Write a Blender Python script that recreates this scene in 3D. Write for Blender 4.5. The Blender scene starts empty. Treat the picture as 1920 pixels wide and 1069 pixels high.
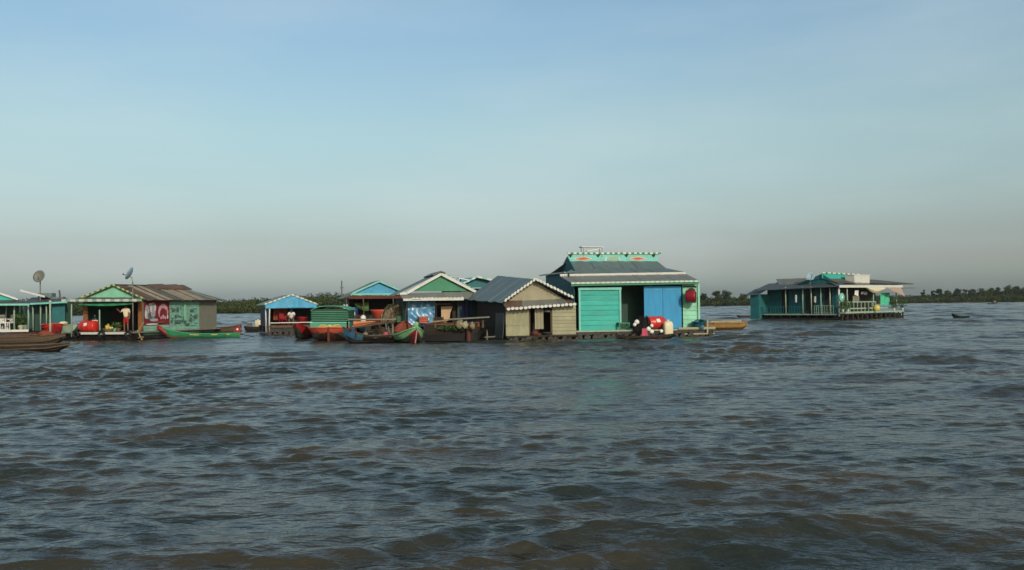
import bpy, bmesh, math, random
import numpy as np
from mathutils import Vector as V, Matrix, Euler
R = math.radians
rnd = random.Random(7)
S = bpy.context.scene
COL = S.collection

# ------------------------------------------------------------------ camera
CAMH = 2.0; FPX = 1844.0
cam = bpy.data.cameras.new('camera'); camo = bpy.data.objects.new('camera', cam); COL.objects.link(camo)
cam.sensor_fit = 'HORIZONTAL'; cam.sensor_width = 36.0; cam.lens = 36.0*FPX/1920
cam.clip_start = 0.1; cam.clip_end = 20000
CR = Matrix.Rotation(R(90+1.072), 3, 'X') @ Matrix.Rotation(R(-0.70), 3, 'Z')
camo.matrix_world = Matrix.Translation((0, 0, CAMH)) @ CR.to_4x4()
S.camera = camo

# ------------------------------------------------------------------ sky, sun, exposure
SUN_AZ = 158.0; SUN_EL = 24.0            # azimuth clockwise from +Y (behind the camera, to its right)
W = bpy.data.worlds.new('World'); S.world = W; W.use_nodes = True
nt = W.node_tree; nt.nodes.clear()
def N(t, **k):
    n = nt.nodes.new(t)
    for a, b in k.items(): setattr(n, a, b)
    return n
out = N('ShaderNodeOutputWorld'); bg = N('ShaderNodeBackground'); sky = N('ShaderNodeTexSky')
sky.sky_type = 'NISHITA'; sky.sun_disc = False; sky.sun_elevation = R(SUN_EL); sky.sun_rotation = R(SUN_AZ)
sky.air_density = 1.0; sky.dust_density = 2.0; sky.ozone_density = 1.6; sky.altitude = 0
tc = N('ShaderNodeTexCoord'); sep = N('ShaderNodeSeparateXYZ'); ramp = N('ShaderNodeValToRGB')
nt.links.new(tc.outputs['Generated'], sep.inputs[0]); nt.links.new(sep.outputs['Z'], ramp.inputs[0])
# the air near the horizon is murky: it takes light out of the lowest degrees of the sky
cr = ramp.color_ramp; cr.interpolation = 'LINEAR'
cr.elements[0].position = 0.0; cr.elements[0].color = (0.86, 0.99, 1.18, 1)
cr.elements[1].position = 0.75; cr.elements[1].color = (0.97, 1.04, 0.80, 1)
for p, c in ((0.020, (0.81, 0.91, 1.07, 1)), (0.040, (0.735, 0.74, 0.86, 1)), (0.065, (0.69, 0.68, 0.71, 1)), (0.091, (0.76, 0.75, 0.71, 1)), (0.17, (0.91, 0.92, 0.77, 1)), (0.28, (0.95, 1.0, 0.91, 1))):
    e = cr.elements.new(p); e.color = c
mul = N('ShaderNodeMixRGB', blend_type='MULTIPLY'); mul.inputs[0].default_value = 1
nt.links.new(sky.outputs[0], mul.inputs[1]); nt.links.new(ramp.outputs[0], mul.inputs[2])
# thin high cloud
mp = N('ShaderNodeMapping'); mp.inputs['Scale'].default_value = (1.3, 1.3, 5.0); mp.inputs['Rotation'].default_value = (0.1, 0.25, 0.4)
no = N('ShaderNodeTexNoise'); no.inputs['Scale'].default_value = 1.6; no.inputs['Detail'].default_value = 5; no.inputs['Roughness'].default_value = 0.5
r2 = N('ShaderNodeMapRange'); r2.inputs[1].default_value = 0.44; r2.inputs[2].default_value = 0.78; r2.inputs[3].default_value = 0.0; r2.inputs[4].default_value = 0.42
nt.links.new(tc.outputs['Generated'], mp.inputs[0]); nt.links.new(mp.outputs[0], no.inputs[0]); nt.links.new(no.outputs[0], r2.inputs[0])
mx = N('ShaderNodeMixRGB'); mx.inputs[2].default_value = CLOUD = (4.3, 4.95, 5.0, 1)
nt.links.new(r2.outputs[0], mx.inputs[0]); nt.links.new(mul.outputs[0], mx.inputs[1])
nt.links.new(mx.outputs[0], bg.inputs[0]); bg.inputs[1].default_value = 0.147
nt.links.new(bg.outputs[0], out.inputs[0])
sl = bpy.data.lights.new('sun', 'SUN'); sl.energy = 2.6; sl.angle = R(0.6); sl.color = (1.0, 0.89, 0.75)
so = bpy.data.objects.new('sun', sl); COL.objects.link(so)
SD = V((math.sin(R(SUN_AZ))*math.cos(R(SUN_EL)), math.cos(R(SUN_AZ))*math.cos(R(SUN_EL)), math.sin(R(SUN_EL))))
so.rotation_mode = 'QUATERNION'; so.rotation_quaternion = SD.to_track_quat('Z', 'Y'); so.location = SD*60
S.view_settings.view_transform = 'Standard'; S.view_settings.look = 'None'
S.view_settings.exposure = 0.0; S.view_settings.gamma = 1.0; S.view_settings.use_curve_mapping = False

# ------------------------------------------------------------------ measuring: pixel of the photograph -> point of the place
def ray(px, py): return CR @ V(((px-960)/FPX, (534.5-py)/FPX, -1.0))
def at_depth(px, py, D):
    d = ray(px, py); return V((0, 0, CAMH)) + d*(D/d.y)
def on_water(px, py, z=0.0):
    d = ray(px, py); return V((0, 0, CAMH)) + d*((z-CAMH)/d.z)
class Frame:
    """local frame of a thing: origin on the water, x along its front, y into it, z up"""
    def __init__(s, px, D, yaw, py=None):
        p = at_depth(px, 534.5, D) if py is None else on_water(px, py)
        s.o = V((p.x, p.y, 0)); s.yaw = R(yaw)
        s.m = Matrix.Translation(s.o) @ Matrix.Rotation(s.yaw, 4, 'Z'); s.inv = s.m.inverted()
        s.c = s.inv @ V((0, 0, CAMH)); s.r = s.inv.to_3x3()
    def at(s, px, py, y=0.0):
        d = s.r @ ray(px, py); return s.c + d*((y-s.c.y)/d.y)
    def side(s, px, py, x=0.0):
        d = s.r @ ray(px, py); return s.c + d*((x-s.c.x)/d.x)
    def flat(s, px, py, z):
        d = s.r @ ray(px, py); return s.c + d*((z-s.c.z)/d.z)
    def w(s, p): return s.m @ V(p)

# ------------------------------------------------------------------ materials
def lin(c): return tuple(((x/255.0)/12.92 if x/255.0 <= 0.04045 else ((x/255.0+0.055)/1.055)**2.4) for x in c)
MATS = {}
def mat(name, col, rough=0.7, var=0.25, scale=2.0, grime=0.0, gcol=(0.05, 0.04, 0.03), metal=0.0, stretch=(1, 1, 1), bump=0.0, bscale=20, spec=0.4, island=0.0):
    m = bpy.data.materials.new(name); m.use_nodes = True; t = m.node_tree; n = t.nodes; l = t.links
    b = n['Principled BSDF']; b.inputs['Roughness'].default_value = rough; b.inputs['Metallic'].default_value = metal
    b.inputs['Specular IOR Level'].default_value = spec
    co = n.new('ShaderNodeTexCoord'); mp = n.new('ShaderNodeMapping'); mp.inputs['Scale'].default_value = stretch
    l.new(co.outputs['Object'], mp.inputs[0])
    no = n.new('ShaderNodeTexNoise'); no.inputs['Scale'].default_value = scale; no.inputs['Detail'].default_value = 6; no.inputs['Roughness'].default_value = 0.65
    l.new(mp.outputs[0], no.inputs[0])
    mr = n.new('ShaderNodeMapRange'); mr.inputs[1].default_value = 0.3; mr.inputs[2].default_value = 0.7
    mr.inputs[3].default_value = 1-var; mr.inputs[4].default_value = 1+var; l.new(no.outputs[0], mr.inputs[0])
    mul = n.new('ShaderNodeVectorMath'); mul.operation = 'SCALE'; mul.inputs[0].default_value = col[:3]
    last = mr.outputs[0]
    if island > 0:
        g = n.new('ShaderNodeNewGeometry'); m2 = n.new('ShaderNodeMapRange'); m2.inputs[3].default_value = 1-island; m2.inputs[4].default_value = 1+island
        l.new(g.outputs['Random Per Island'], m2.inputs[0]); mm = n.new('ShaderNodeMath'); mm.operation = 'MULTIPLY'
        l.new(last, mm.inputs[0]); l.new(m2.outputs[0], mm.inputs[1]); last = mm.outputs[0]
    l.new(last, mul.inputs['Scale'])
    c = mul.outputs[0]
    if grime > 0:
        n2 = n.new('ShaderNodeTexNoise'); n2.inputs['Scale'].default_value = 1.6; n2.inputs['Detail'].default_value = 8; n2.inputs['Roughness'].default_value = 0.7
        mp2 = n.new('ShaderNodeMapping'); mp2.inputs['Scale'].default_value = (2.2, 2.2, 0.8); mp2.inputs['Location'].default_value = (3.1, 1.7, 0.4)
        l.new(co.outputs['Object'], mp2.inputs[0]); l.new(mp2.outputs[0], n2.inputs[0])
        m3 = n.new('ShaderNodeMapRange'); m3.inputs[1].default_value = 0.48; m3.inputs[2].default_value = 0.72; m3.inputs[3].default_value = 0; m3.inputs[4].default_value = grime
        l.new(n2.outputs[0], m3.inputs[0]); mx = n.new('ShaderNodeMixRGB'); l.new(m3.outputs[0], mx.inputs[0]); l.new(c, mx.inputs[1]); mx.inputs[2].default_value = (*gcol, 1)
        c = mx.outputs[0]
    l.new(c, b.inputs['Base Color'])
    if bump > 0:
        n3 = n.new('ShaderNodeTexNoise'); n3.inputs['Scale'].default_value = bscale; n3.inputs['Detail'].default_value = 5; l.new(mp.outputs[0], n3.inputs[0])
        bp = n.new('ShaderNodeBump'); bp.inputs['Strength'].default_value = bump; bp.inputs['Distance'].default_value = 0.05
        l.new(n3.outputs[0], bp.inputs['Height']); l.new(bp.outputs[0], b.inputs['Normal'])
    MATS[name] = m; return m
def paint(name, rgb, **k):
    c = lin(rgb); g = .2126*c[0]+.7152*c[1]+.0722*c[2]; return mat(name, tuple((g+(x-g)*.90)*.74 for x in c), **k)

paint('teal_paint_or_shade', (0, 108, 114), rough=.65, island=.10, grime=.35, var=.18, stretch=(1, 1, .5), bump=.15)  # teal of several houses; on the turquoise house's left side, shade in the colour
paint('turquoise_paint', (6, 174, 160), rough=.7, grime=.36, gcol=(.10, .26, .22), var=.16, island=.09, stretch=(.6, .6, 3), bump=.2)
paint('pale_turquoise', (112, 200, 186), rough=.6, var=.12, grime=.2)
paint('mint_paint', (130, 206, 172), rough=.65, var=.14, grime=.45, island=.07, gcol=(.16, .2, .12))
paint('green_paint', (36, 136, 98), rough=.6, var=.12, grime=.25)
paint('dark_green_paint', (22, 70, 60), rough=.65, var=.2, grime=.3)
paint('blue_door_paint', (0, 146, 204), rough=.65, var=.14, grime=.3, gcol=(.05, .24, .34), stretch=(2, 2, .4))
paint('sky_blue_paint', (44, 160, 206), rough=.6, var=.22, scale=3, grime=.2)
paint('navy_paint', (26, 44, 92), rough=.6, var=.2)
paint('white_paint', (210, 212, 206), rough=.6, var=.08, grime=.3, gcol=(.3, .28, .24))
paint('cream_tin', (152, 150, 118), rough=.65, var=.18, grime=.6, island=.08, gcol=(.2, .17, .1), stretch=(1, 1, .5), bump=.12)
paint('cream_gable', (156, 150, 122), rough=.7, var=.15, grime=.3, gcol=(.2, .17, .12))
paint('yellow_paint', (214, 190, 90), rough=.6, var=.1)
paint('pale_green_post', (150, 176, 154), rough=.6, var=.12, grime=.3)
paint('roof_grey', (102, 122, 126), rough=.5, var=.12, grime=.25, gcol=(.12, .10, .08), metal=.15, island=.05)
paint('roof_grey_light', (128, 130, 126), rough=.5, var=.12, grime=.25, gcol=(.14, .12, .1), metal=.15, island=.06)
paint('roof_dark', (82, 90, 94), rough=.5, var=.15, grime=.3, metal=.15, island=.08)
paint('roof_rust', (106, 82, 68), rough=.75, var=.3, grime=.5, gcol=(.10, .05, .03), island=.12)
paint('roof_straw', (160, 148, 126), rough=.7, var=.25, grime=.4, gcol=(.10, .06, .04), island=.12)
paint('roof_tan', (94, 98, 88), rough=.65, var=.2, grime=.3, island=.1)
paint('old_wood', (96, 78, 58), rough=.85, var=.35, scale=5, stretch=(1, 4, 4), grime=.4, bump=.3)
paint('dark_wood', (52, 42, 34), rough=.85, var=.35, scale=5, stretch=(1, 4, 4), grime=.4, bump=.3)
paint('wet_wood', (22, 16, 12), rough=.45, var=.35, scale=5, grime=.4, bump=.3)
paint('red_brown_wood', (96, 42, 28), rough=.75, var=.3, scale=4, grime=.4)
paint('orange_wood', (150, 92, 44), rough=.75, var=.2, scale=4, grime=.3)
paint('ochre_wood', (164, 128, 58), rough=.7, var=.25, scale=4, grime=.45, gcol=(.12, .07, .03))
paint('grey_plank', (122, 120, 110), rough=.8, var=.2, scale=5, grime=.3, gcol=(.1, .09, .08))
paint('bamboo', (150, 132, 88), rough=.6, var=.25, scale=6)
paint('black_rubber', (18, 18, 20), rough=.6, var=.3)
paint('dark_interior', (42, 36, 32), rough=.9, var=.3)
paint('grey_wall', (120, 120, 106), rough=.8, var=.12, grime=.35, gcol=(.12, .11, .09))
paint('mural_red', (128, 30, 44), rough=.7, var=.2, grime=.2)
paint('mural_pink', (206, 150, 158), rough=.7, var=.15)
paint('mural_grey', (168, 160, 172), rough=.7, var=.3, scale=6)
paint('mural_dark', (74, 112, 100), rough=.7, var=.3, scale=6)
paint('mural_mint', (126, 178, 156), rough=.75, var=.2, grime=.6, gcol=(.09, .16, .14), island=.08)
paint('boat_red', (196, 60, 40), rough=.5, var=.15, grime=.3)
paint('boat_deep_red', (156, 24, 26), rough=.45, var=.15, grime=.2)
paint('boat_orange', (200, 84, 50), rough=.55, var=.2, grime=.35, gcol=(.12, .05, .02))
paint('boat_green', (30, 144, 96), rough=.5, var=.12, grime=.2)
paint('boat_pale_green', (126, 190, 130), rough=.55, var=.15, grime=.25)
paint('boat_dark_green', (22, 58, 42), rough=.6, var=.2)
paint('boat_blue', (40, 98, 132), rough=.55, var=.2, grime=.3)
paint('canopy_green', (62, 160, 120), rough=.6, var=.12, grime=.25)
paint('red_plastic', (214, 44, 30), rough=.35, var=.08)
paint('crimson_plastic', (160, 18, 36), rough=.4, var=.1)
paint('orange_plastic', (226, 84, 54), rough=.5, var=.1)
paint('cream_plastic', (226, 214, 178), rough=.4, var=.06)
paint('white_plastic', (232, 230, 224), rough=.4, var=.05)
paint('blue_plastic', (30, 60, 120), rough=.4, var=.1)
paint('teal_plastic', (26, 108, 124), rough=.45, var=.15)
paint('pale_blue_cloth', (110, 160, 190), rough=.7, var=.15)
paint('blue_tarp', (70, 144, 190), rough=.3, var=.2, scale=4, grime=.2, gcol=(.5, .6, .65), spec=.6)  # pale noise blotches painted in as specular spots on the crumpled tarp
paint('orange_tarp', (214, 122, 62), rough=.6, var=.2)
paint('rust_cloth', (140, 62, 38), rough=.8, var=.25, scale=5)
paint('cardboard', (206, 172, 132), rough=.8, var=.08)
paint('pink_cloth', (200, 70, 100), rough=.8, var=.15)
paint('peach_cloth', (176, 152, 134), rough=.8, var=.12)
paint('aqua_cloth', (56, 190, 150), rough=.8, var=.25, scale=6)
paint('net_brown', (142, 128, 98), rough=.95, var=.4, scale=9, bump=.8, bscale=30)
paint('net_black', (22, 20, 20), rough=.95, var=.4, scale=9, bump=.8, bscale=30)
paint('metal_grey', (120, 124, 122), rough=.45, metal=.5, var=.12)
paint('dish_grey', (120, 122, 114), rough=.6, metal=.2, var=.12, grime=.3)
paint('dish_blue', (140, 172, 190), rough=.6, var=.1)
paint('panel_dark', (40, 48, 60), rough=.25, var=.1)
paint('skin', (130, 88, 64), rough=.6, var=.05)
paint('hair', (20, 16, 14), rough=.6, var=.1)
paint('cream_shirt', (226, 210, 172), rough=.85, var=.06)
paint('white_shirt', (225, 225, 222), rough=.85, var=.05)
paint('red_shorts', (164, 14, 18), rough=.8, var=.1)
paint('dark_trousers', (40, 40, 52), rough=.85, var=.1)
paint('plant_green', (60, 96, 40), rough=.6, var=.3, island=.4)
paint('fruit_yellow', (206, 186, 72), rough=.5, var=.15)
paint('earth', (88, 74, 56), rough=.95, var=.3, scale=.3)
mat('leaf_dark', (0.019, 0.034, 0.014), rough=.7, var=.3, scale=.15, island=.45, spec=.2)
mat('leaf_olive', (0.046, 0.062, 0.010), rough=.7, var=.3, scale=.12, island=.45, spec=.2)
mat('leaf_mid', (0.036, 0.056, 0.014), rough=.7, var=.3, scale=.12, island=.45, spec=.2)
mat('bark', (0.09, 0.07, 0.05), rough=.9, var=.3)

# ------------------------------------------------------------------ mesh building
class MB:
    def __init__(s): s.v = []; s.f = []; s.i = []
    def add(s, vs, fs, m=0):
        b = len(s.v); s.v += [tuple(x) for x in vs]; s.f += [tuple(b+k for k in f) for f in fs]; s.i += [m]*len(fs); return s
    def box(s, a, b, m=0):
        x0, y0, z0 = [min(a[k], b[k]) for k in range(3)]; x1, y1, z1 = [max(a[k], b[k]) for k in range(3)]
        return s.add([(x0,y0,z0),(x1,y0,z0),(x1,y1,z0),(x0,y1,z0),(x0,y0,z1),(x1,y0,z1),(x1,y1,z1),(x0,y1,z1)],
                     [(0,3,2,1),(4,5,6,7),(0,1,5,4),(1,2,6,5),(2,3,7,6),(3,0,4,7)], m)
    def beam(s, a, b, w, h, m=0, up=(0, 0, 1)):
        a, b = V(a), V(b); d = (b-a).normalized(); u = V(up)
        if abs(d.dot(u)) > .98: u = V((0, 1, 0))
        r = d.cross(u).normalized(); u = r.cross(d).normalized(); r *= w/2; u *= h/2
        return s.add([a-r-u, a+r-u, a+r+u, a-r+u, b-r-u, b+r-u, b+r+u, b-r+u],
                     [(0,1,2,3),(7,6,5,4),(0,4,5,1),(1,5,6,2),(2,6,7,3),(3,7,4,0)], m)
    def tube(s, pts, r, n=8, m=0, closed=False):
        pts = [V(p) for p in pts]; rr = r if isinstance(r, (list, tuple)) else [r]*len(pts); vs = []; fs = []
        for k, p in enumerate(pts):
            d = (pts[min(k+1, len(pts)-1)]-pts[max(k-1, 0)]).normalized()
            u = V((0, 0, 1)) if abs(d.z) < .9 else V((1, 0, 0)); a = d.cross(u).normalized(); b2 = a.cross(d)
            for j in range(n):
                t = 2*math.pi*j/n; vs.append(p + (a*math.cos(t)+b2*math.sin(t))*rr[k])
        for k in range(len(pts)-1):
            for j in range(n): fs.append((k*n+j, k*n+(j+1) % n, (k+1)*n+(j+1) % n, (k+1)*n+j))
        fs.append(tuple(range(n-1, -1, -1))); fs.append(tuple((len(pts)-1)*n+j for j in range(n)))
        return s.add(vs, fs, m)
    def lathe(s, prof, base=(0, 0, 0), axis=(0, 0, 1), n=16, m=0, mfun=None, sx=1, sy=1):
        ax = V(axis).normalized(); u = V((1, 0, 0)) if abs(ax.x) < .9 else V((0, 1, 0)); a = ax.cross(u).normalized(); b2 = ax.cross(a); base = V(base); vs = []
        for r, h in prof:
            for j in range(n):
                t = 2*math.pi*j/n; vs.append(base+ax*h+(a*math.cos(t)*sx+b2*math.sin(t)*sy)*r)
        for k in range(len(prof)-1):
            s.add([], [], m)
        b0 = len(s.v); s.v += [tuple(x) for x in vs]
        for k in range(len(prof)-1):
            for j in range(n):
                s.f.append((b0+k*n+j, b0+k*n+(j+1) % n, b0+(k+1)*n+(j+1) % n, b0+(k+1)*n+j)); s.i.append(mfun(k) if mfun else m)
        s.f.append(tuple(b0+j for j in range(n-1, -1, -1))); s.i.append(m)
        s.f.append(tuple(b0+(len(prof)-1)*n+j for j in range(n))); s.i.append(mfun(len(prof)-2) if mfun else m)
        return s
    def prism(s, poly, off, m=0):
        n = len(poly); o = V(off); p = [V(x) for x in poly]
        return s.add(p+[x+o for x in p], [tuple(range(n-1, -1, -1)), tuple(range(n, 2*n))]+[(k, (k+1) % n, n+(k+1) % n, n+k) for k in range(n)], m)
    def ball(s, c, r, n=10, m=0, jit=0, rg=None):
        c = V(c); rx, ry, rz = r if isinstance(r, (tuple, list)) else (r, r, r); k = n//2+1; vs = []; fs = []
        for i in range(k+1):
            p = math.pi*i/k
            for j in range(n):
                t = 2*math.pi*j/n; q = 1+(rg.uniform(-jit, jit) if rg else 0)
                vs.append(c+V((rx*math.sin(p)*math.cos(t)*q, ry*math.sin(p)*math.sin(t)*q, rz*math.cos(p)*q)))
        for i in range(k):
            for j in range(n): fs.append((i*n+j, i*n+(j+1) % n, (i+1)*n+(j+1) % n, (i+1)*n+j))
        return s.add(vs, fs, m)
    def sheet(s, P, nu, nv, th, m=0):
        """a thin solid sheet from function P(u,v) -> point; th = thickness vector"""
        th = V(th); g = [[V(P(u/nu, v/nv)) for v in range(nv+1)] for u in range(nu+1)]
        vs = [p for r_ in g for p in r_]; k = len(vs); vs = vs+[p+th for p in vs]; fs = []; I = lambda u, v: u*(nv+1)+v
        for u in range(nu):
            for v in range(nv):
                q = (I(u, v), I(u+1, v), I(u+1, v+1), I(u, v+1)); fs.append(q); fs.append(tuple(k+x for x in reversed(q)))
        for u in range(nu):
            for v in (0, nv): fs.append((I(u, v), I(u+1, v), k+I(u+1, v), k+I(u, v)))
        for v in range(nv):
            for u in (0, nu): fs.append((I(u, v), I(u, v+1), k+I(u, v+1), k+I(u, v)))
        return s.add(vs, fs, m)
    def build(s, name, mats, parent=None, smooth=False, loc=None, yaw=0.0, fix=True):
        me = bpy.data.meshes.new(name); me.from_pydata(s.v, [], s.f)
        for x in (mats if isinstance(mats, (list, tuple)) else [mats]): me.materials.append(MATS[x])
        me.polygons.foreach_set('material_index', s.i)
        if fix:
            bm = bmesh.new(); bm.from_mesh(me); bmesh.ops.recalc_face_normals(bm, faces=bm.faces[:]); bm.to_mesh(me); bm.free()
        if smooth: me.polygons.foreach_set('use_smooth', [True]*len(me.polygons))
        me.update(); o = bpy.data.objects.new(name, me); COL.objects.link(o)
        if parent: o.parent = parent
        if loc is not None: o.location = loc
        o.rotation_euler = (0, 0, yaw); return o
def tag(o, label=None, cat=None, group=None, kind=None):
    if label: o['label'] = label
    if cat: o['category'] = cat
    if group: o['group'] = group
    if kind: o['kind'] = kind
    return o
def thing(name, label, cat, loc, yaw=0.0, group=None):
    o = bpy.data.objects.new(name, None); COL.objects.link(o); o.empty_display_size = .2
    o.location = loc; o.rotation_euler = (0, 0, yaw); return tag(o, label, cat, group)
def copy_tree(o, parent=None):
    c = o.copy(); COL.objects.link(c)
    if parent: c.parent = parent
    for ch in [x for x in bpy.data.objects if x.parent == o]: copy_tree(ch, c)
    return c

# ------------------------------------------------------------------ water: one sheet of wind waves
def wave_field(x, y, sp, seed=3, n=110):
    rg = np.random.RandomState(seed); z = np.zeros_like(x); dx = np.zeros_like(x); dy = np.zeros_like(x)
    patch = 0.75+0.35*np.sin(x*.21+.6*np.sin(y*.13)+1.0)*np.sin(y*.17+.8*np.sin(x*.11)+.5)
    swell = np.clip(.62+1.25*np.sin(x*.55+1.4*np.sin(y*.37+.4)+.7)*np.sin(y*.62+1.2*np.sin(x*.31)+2.1)+.35*np.sin(x*.13+1)*np.sin(y*.10+2), .10, 1.5)
    chop = np.clip(.95+.55*np.sin(x*.9+1.7*np.sin(y*.5)+2.2)*np.sin(y*.8+1.5*np.sin(x*.4+1))+.3*np.sin(x*.2+y*.14), .70, 1.6)
    lam = np.exp(np.linspace(math.log(0.22), math.log(4.6), n))
    for k in range(n):
        L = lam[k]*rg.uniform(.92, 1.08); th = -math.pi/2+rg.normal(0, .36 if L > 1.7 else .50 if L > .85 else .55)
        kx, ky = math.cos(th)*2*math.pi/L, math.sin(th)*2*math.pi/L
        a = WAVE_A*L*(.90 if L > 1.7 else .60 if L > .85 else 1.55 if L > .3 else 1.5)
        f = np.clip((L/np.maximum(sp, 1e-6)-2.0)/1.8, 0, 1)*(swell if L > 1.2 else chop)
        ph = kx*x+ky*y+rg.uniform(0, 6.28)
        a2 = a*f*patch*(np.clip(.92+y/90., .92, 1.4) if L > 1.7 else np.clip(.66+y/75., .66, 1.3) if L > .85 else np.clip(.74+y/90., .74, 1.15))
        z += a2*np.cos(ph); s_ = np.sin(ph)*a2*(.55 if L > 2 else .68)
        dx -= math.cos(th)*s_; dy -= math.sin(th)*s_
    return z, dx, dy
WAVE_A = 0.0040
def make_water():
    NA, NR = 900, 2000
    th = np.linspace(R(-47), R(47), NA); r = 3.2*np.exp(np.linspace(0, math.log(430/3.2), NR))
    T, Q = np.meshgrid(th, r); x = np.sin(T)*Q; y = np.cos(T)*Q
    sp = np.maximum(Q*(th[1]-th[0]), Q*math.log(430/3.2)/NR)
    z, dx, dy = wave_field(x, y, sp)
    x = x+dx; y = y+dy
    co = np.stack([x, y, z], -1).reshape(-1, 3)
    i = np.arange(NR-1)[:, None]*NA+np.arange(NA-1)[None, :]
    q = np.stack([i, i+1, i+1+NA, i+NA], -1).reshape(-1, 4)
    # the same lake goes on all round, out to the horizon
    e = []; f = []; base = len(co)
    for rr in (3.0, 60, 300, 420, 1500, 3500):
        for k in range(48):
            t = 2*math.pi*k/48; e.append((math.sin(t)*rr, math.cos(t)*rr, -.42 if rr < 425 else -.05))
    for a in range(5):
        for k in range(48): f.append((base+a*48+k, base+a*48+(k+1) % 48, base+(a+1)*48+(k+1) % 48, base+(a+1)*48+k))
    co = np.concatenate([co, np.array(e)]); q = np.concatenate([q, np.array(f)])
    me = bpy.data.meshes.new('water'); me.vertices.add(len(co)); me.vertices.foreach_set('co', co.astype(np.float32).ravel())
    me.loops.add(q.size); me.loops.foreach_set('vertex_index', q.astype(np.int32).ravel())
    me.polygons.add(len(q)); me.polygons.foreach_set('loop_start', np.arange(0, q.size, 4, dtype=np.int32))
    me.polygons.foreach_set('use_smooth', np.ones(len(q), dtype=bool)); me.update(calc_edges=True); me.validate()
    m = bpy.data.materials.new('lake_water'); m.use_nodes = True; t = m.node_tree; n = t.nodes; l = t.links; b = n['Principled BSDF']
    b.inputs['Roughness'].default_value = 0.15; b.inputs['IOR'].default_value = 1.333
    g = n.new('ShaderNodeTexCoord'); mp = n.new('ShaderNodeMapping'); mp.inputs['Scale'].default_value = (.55, 1.0, 1.0); l.new(g.outputs['Object'], mp.inputs[0])
    hs = []
    for sc, de, am in ((7.0, 3, 1.0), (1.6, 3, 2.6), (0.5, 2, 5.0)):
        a = n.new('ShaderNodeTexNoise'); a.inputs['Scale'].default_value = sc; a.inputs['Detail'].default_value = de; a.inputs['Roughness'].default_value = .55
        l.new(mp.outputs[0], a.inputs[0]); mm = n.new('ShaderNodeMath'); mm.operation = 'MULTIPLY'; mm.inputs[1].default_value = am; l.new(a.outputs[0], mm.inputs[0]); hs.append(mm)
    s1 = n.new('ShaderNodeMath'); l.new(hs[0].outputs[0], s1.inputs[0]); l.new(hs[1].outputs[0], s1.inputs[1])
    s2 = n.new('ShaderNodeMath'); l.new(s1.outputs[0], s2.inputs[0]); l.new(hs[2].outputs[0], s2.inputs[1])
    bp = n.new('ShaderNodeBump'); bp.inputs['Strength'].default_value = 1.0; bp.inputs['Distance'].default_value = WATER_BUMP = 0.05
    l.new(s2.outputs[0], bp.inputs['Height']); l.new(bp.outputs[0], b.inputs['Normal'])
    # noise patches: muddy brown, and green-grey painted in for dark sky reflected in ripples
    m2 = n.new('ShaderNodeMapping'); m2.inputs['Scale'].default_value = (.28, .50, .4); l.new(g.outputs['Object'], m2.inputs[0])
    sn = n.new('ShaderNodeTexNoise'); sn.inputs['Scale'].default_value = 1.0; sn.inputs['Detail'].default_value = 3; l.new(m2.outputs[0], sn.inputs[0])
    sr = n.new('ShaderNodeMapRange'); sr.inputs[1].default_value = .40; sr.inputs[2].default_value = .68; l.new(sn.outputs[0], sr.inputs[0])
    sm = n.new('ShaderNodeMixRGB'); sm.inputs[1].default_value = (0.019, 0.0245, 0.0215, 1); sm.inputs[2].default_value = (0.048, 0.038, 0.023, 1)
    l.new(sr.outputs[0], sm.inputs[0]); l.new(sm.outputs[0], b.inputs['Base Color'])
    me.materials.append(m); o = bpy.data.objects.new('water', me); COL.objects.link(o); tag(o, kind='structure')
make_water()

# ------------------------------------------------------------------ far banks
SH = [(-300, 296), (0, 292), (300, 288), (440, 286), (640, 295), (960, 325), (1320, 372), (1600, 405), (1920, 440), (2300, 480)]
def shore(px):
    for (a, d0), (b, d1) in zip(SH, SH[1:]):
        if a <= px <= b: D = d0+(d1-d0)*(px-a)/(b-a); p = at_depth(px, 534.5, D); return V((p.x, p.y, 0))
def make_bank():
    vs = []; fs = []; pxs = list(range(-300, 2301, 20))
    for k, px in enumerate(pxs):
        p = shore(px); d = p.normalized(); j = rnd.uniform(-1.5, 1.5)
        for q, z in ((j, -.6), (j+1.5, .15), (6, .55), (40, .7), (2600, .9)): vs.append((p.x+d.x*q, p.y+d.y*q, z))
    for k in range(len(pxs)-1):
        for j in range(4): fs.append((k*5+j, k*5+5+j, k*5+6+j, k*5+1+j))
    tag(MB().add(vs, fs).build('river_bank', 'earth', smooth=True), kind='structure')
make_bank()
def leaves(mb, c, r, n, size, rg, m=0, shell=.55):
    """n leaf-sized faces through an ellipsoid"""
    c = V(c)
    for _ in range(n):
        while True:
            p = V((rg.uniform(-1, 1), rg.uniform(-1, 1), rg.uniform(-1, 1)))
            if shell < p.length < 1: break
        q = c+V((p.x*r[0], p.y*r[1], p.z*r[2])); e = Euler((rg.uniform(-1.1, 1.1), rg.uniform(-1.1, 1.1), rg.uniform(0, 6.28))).to_matrix()
        s = size*rg.uniform(.6, 1.3)
        mb.add([q+e@V((-s, 0, 0)), q+e@V((-.1*s, -.45*s, 0)), q+e@V((s, 0, .1*s)), q+e@V((-.1*s, .45*s, 0))], [(0, 1, 2, 3)], m)
def lin_top(tab, px):
    for (a, h0), (b, h1) in zip(tab, tab[1:]):
        if a <= px <= b: return h0+(h1-h0)*(px-a)/(b-a)
    return tab[-1][1]
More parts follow.
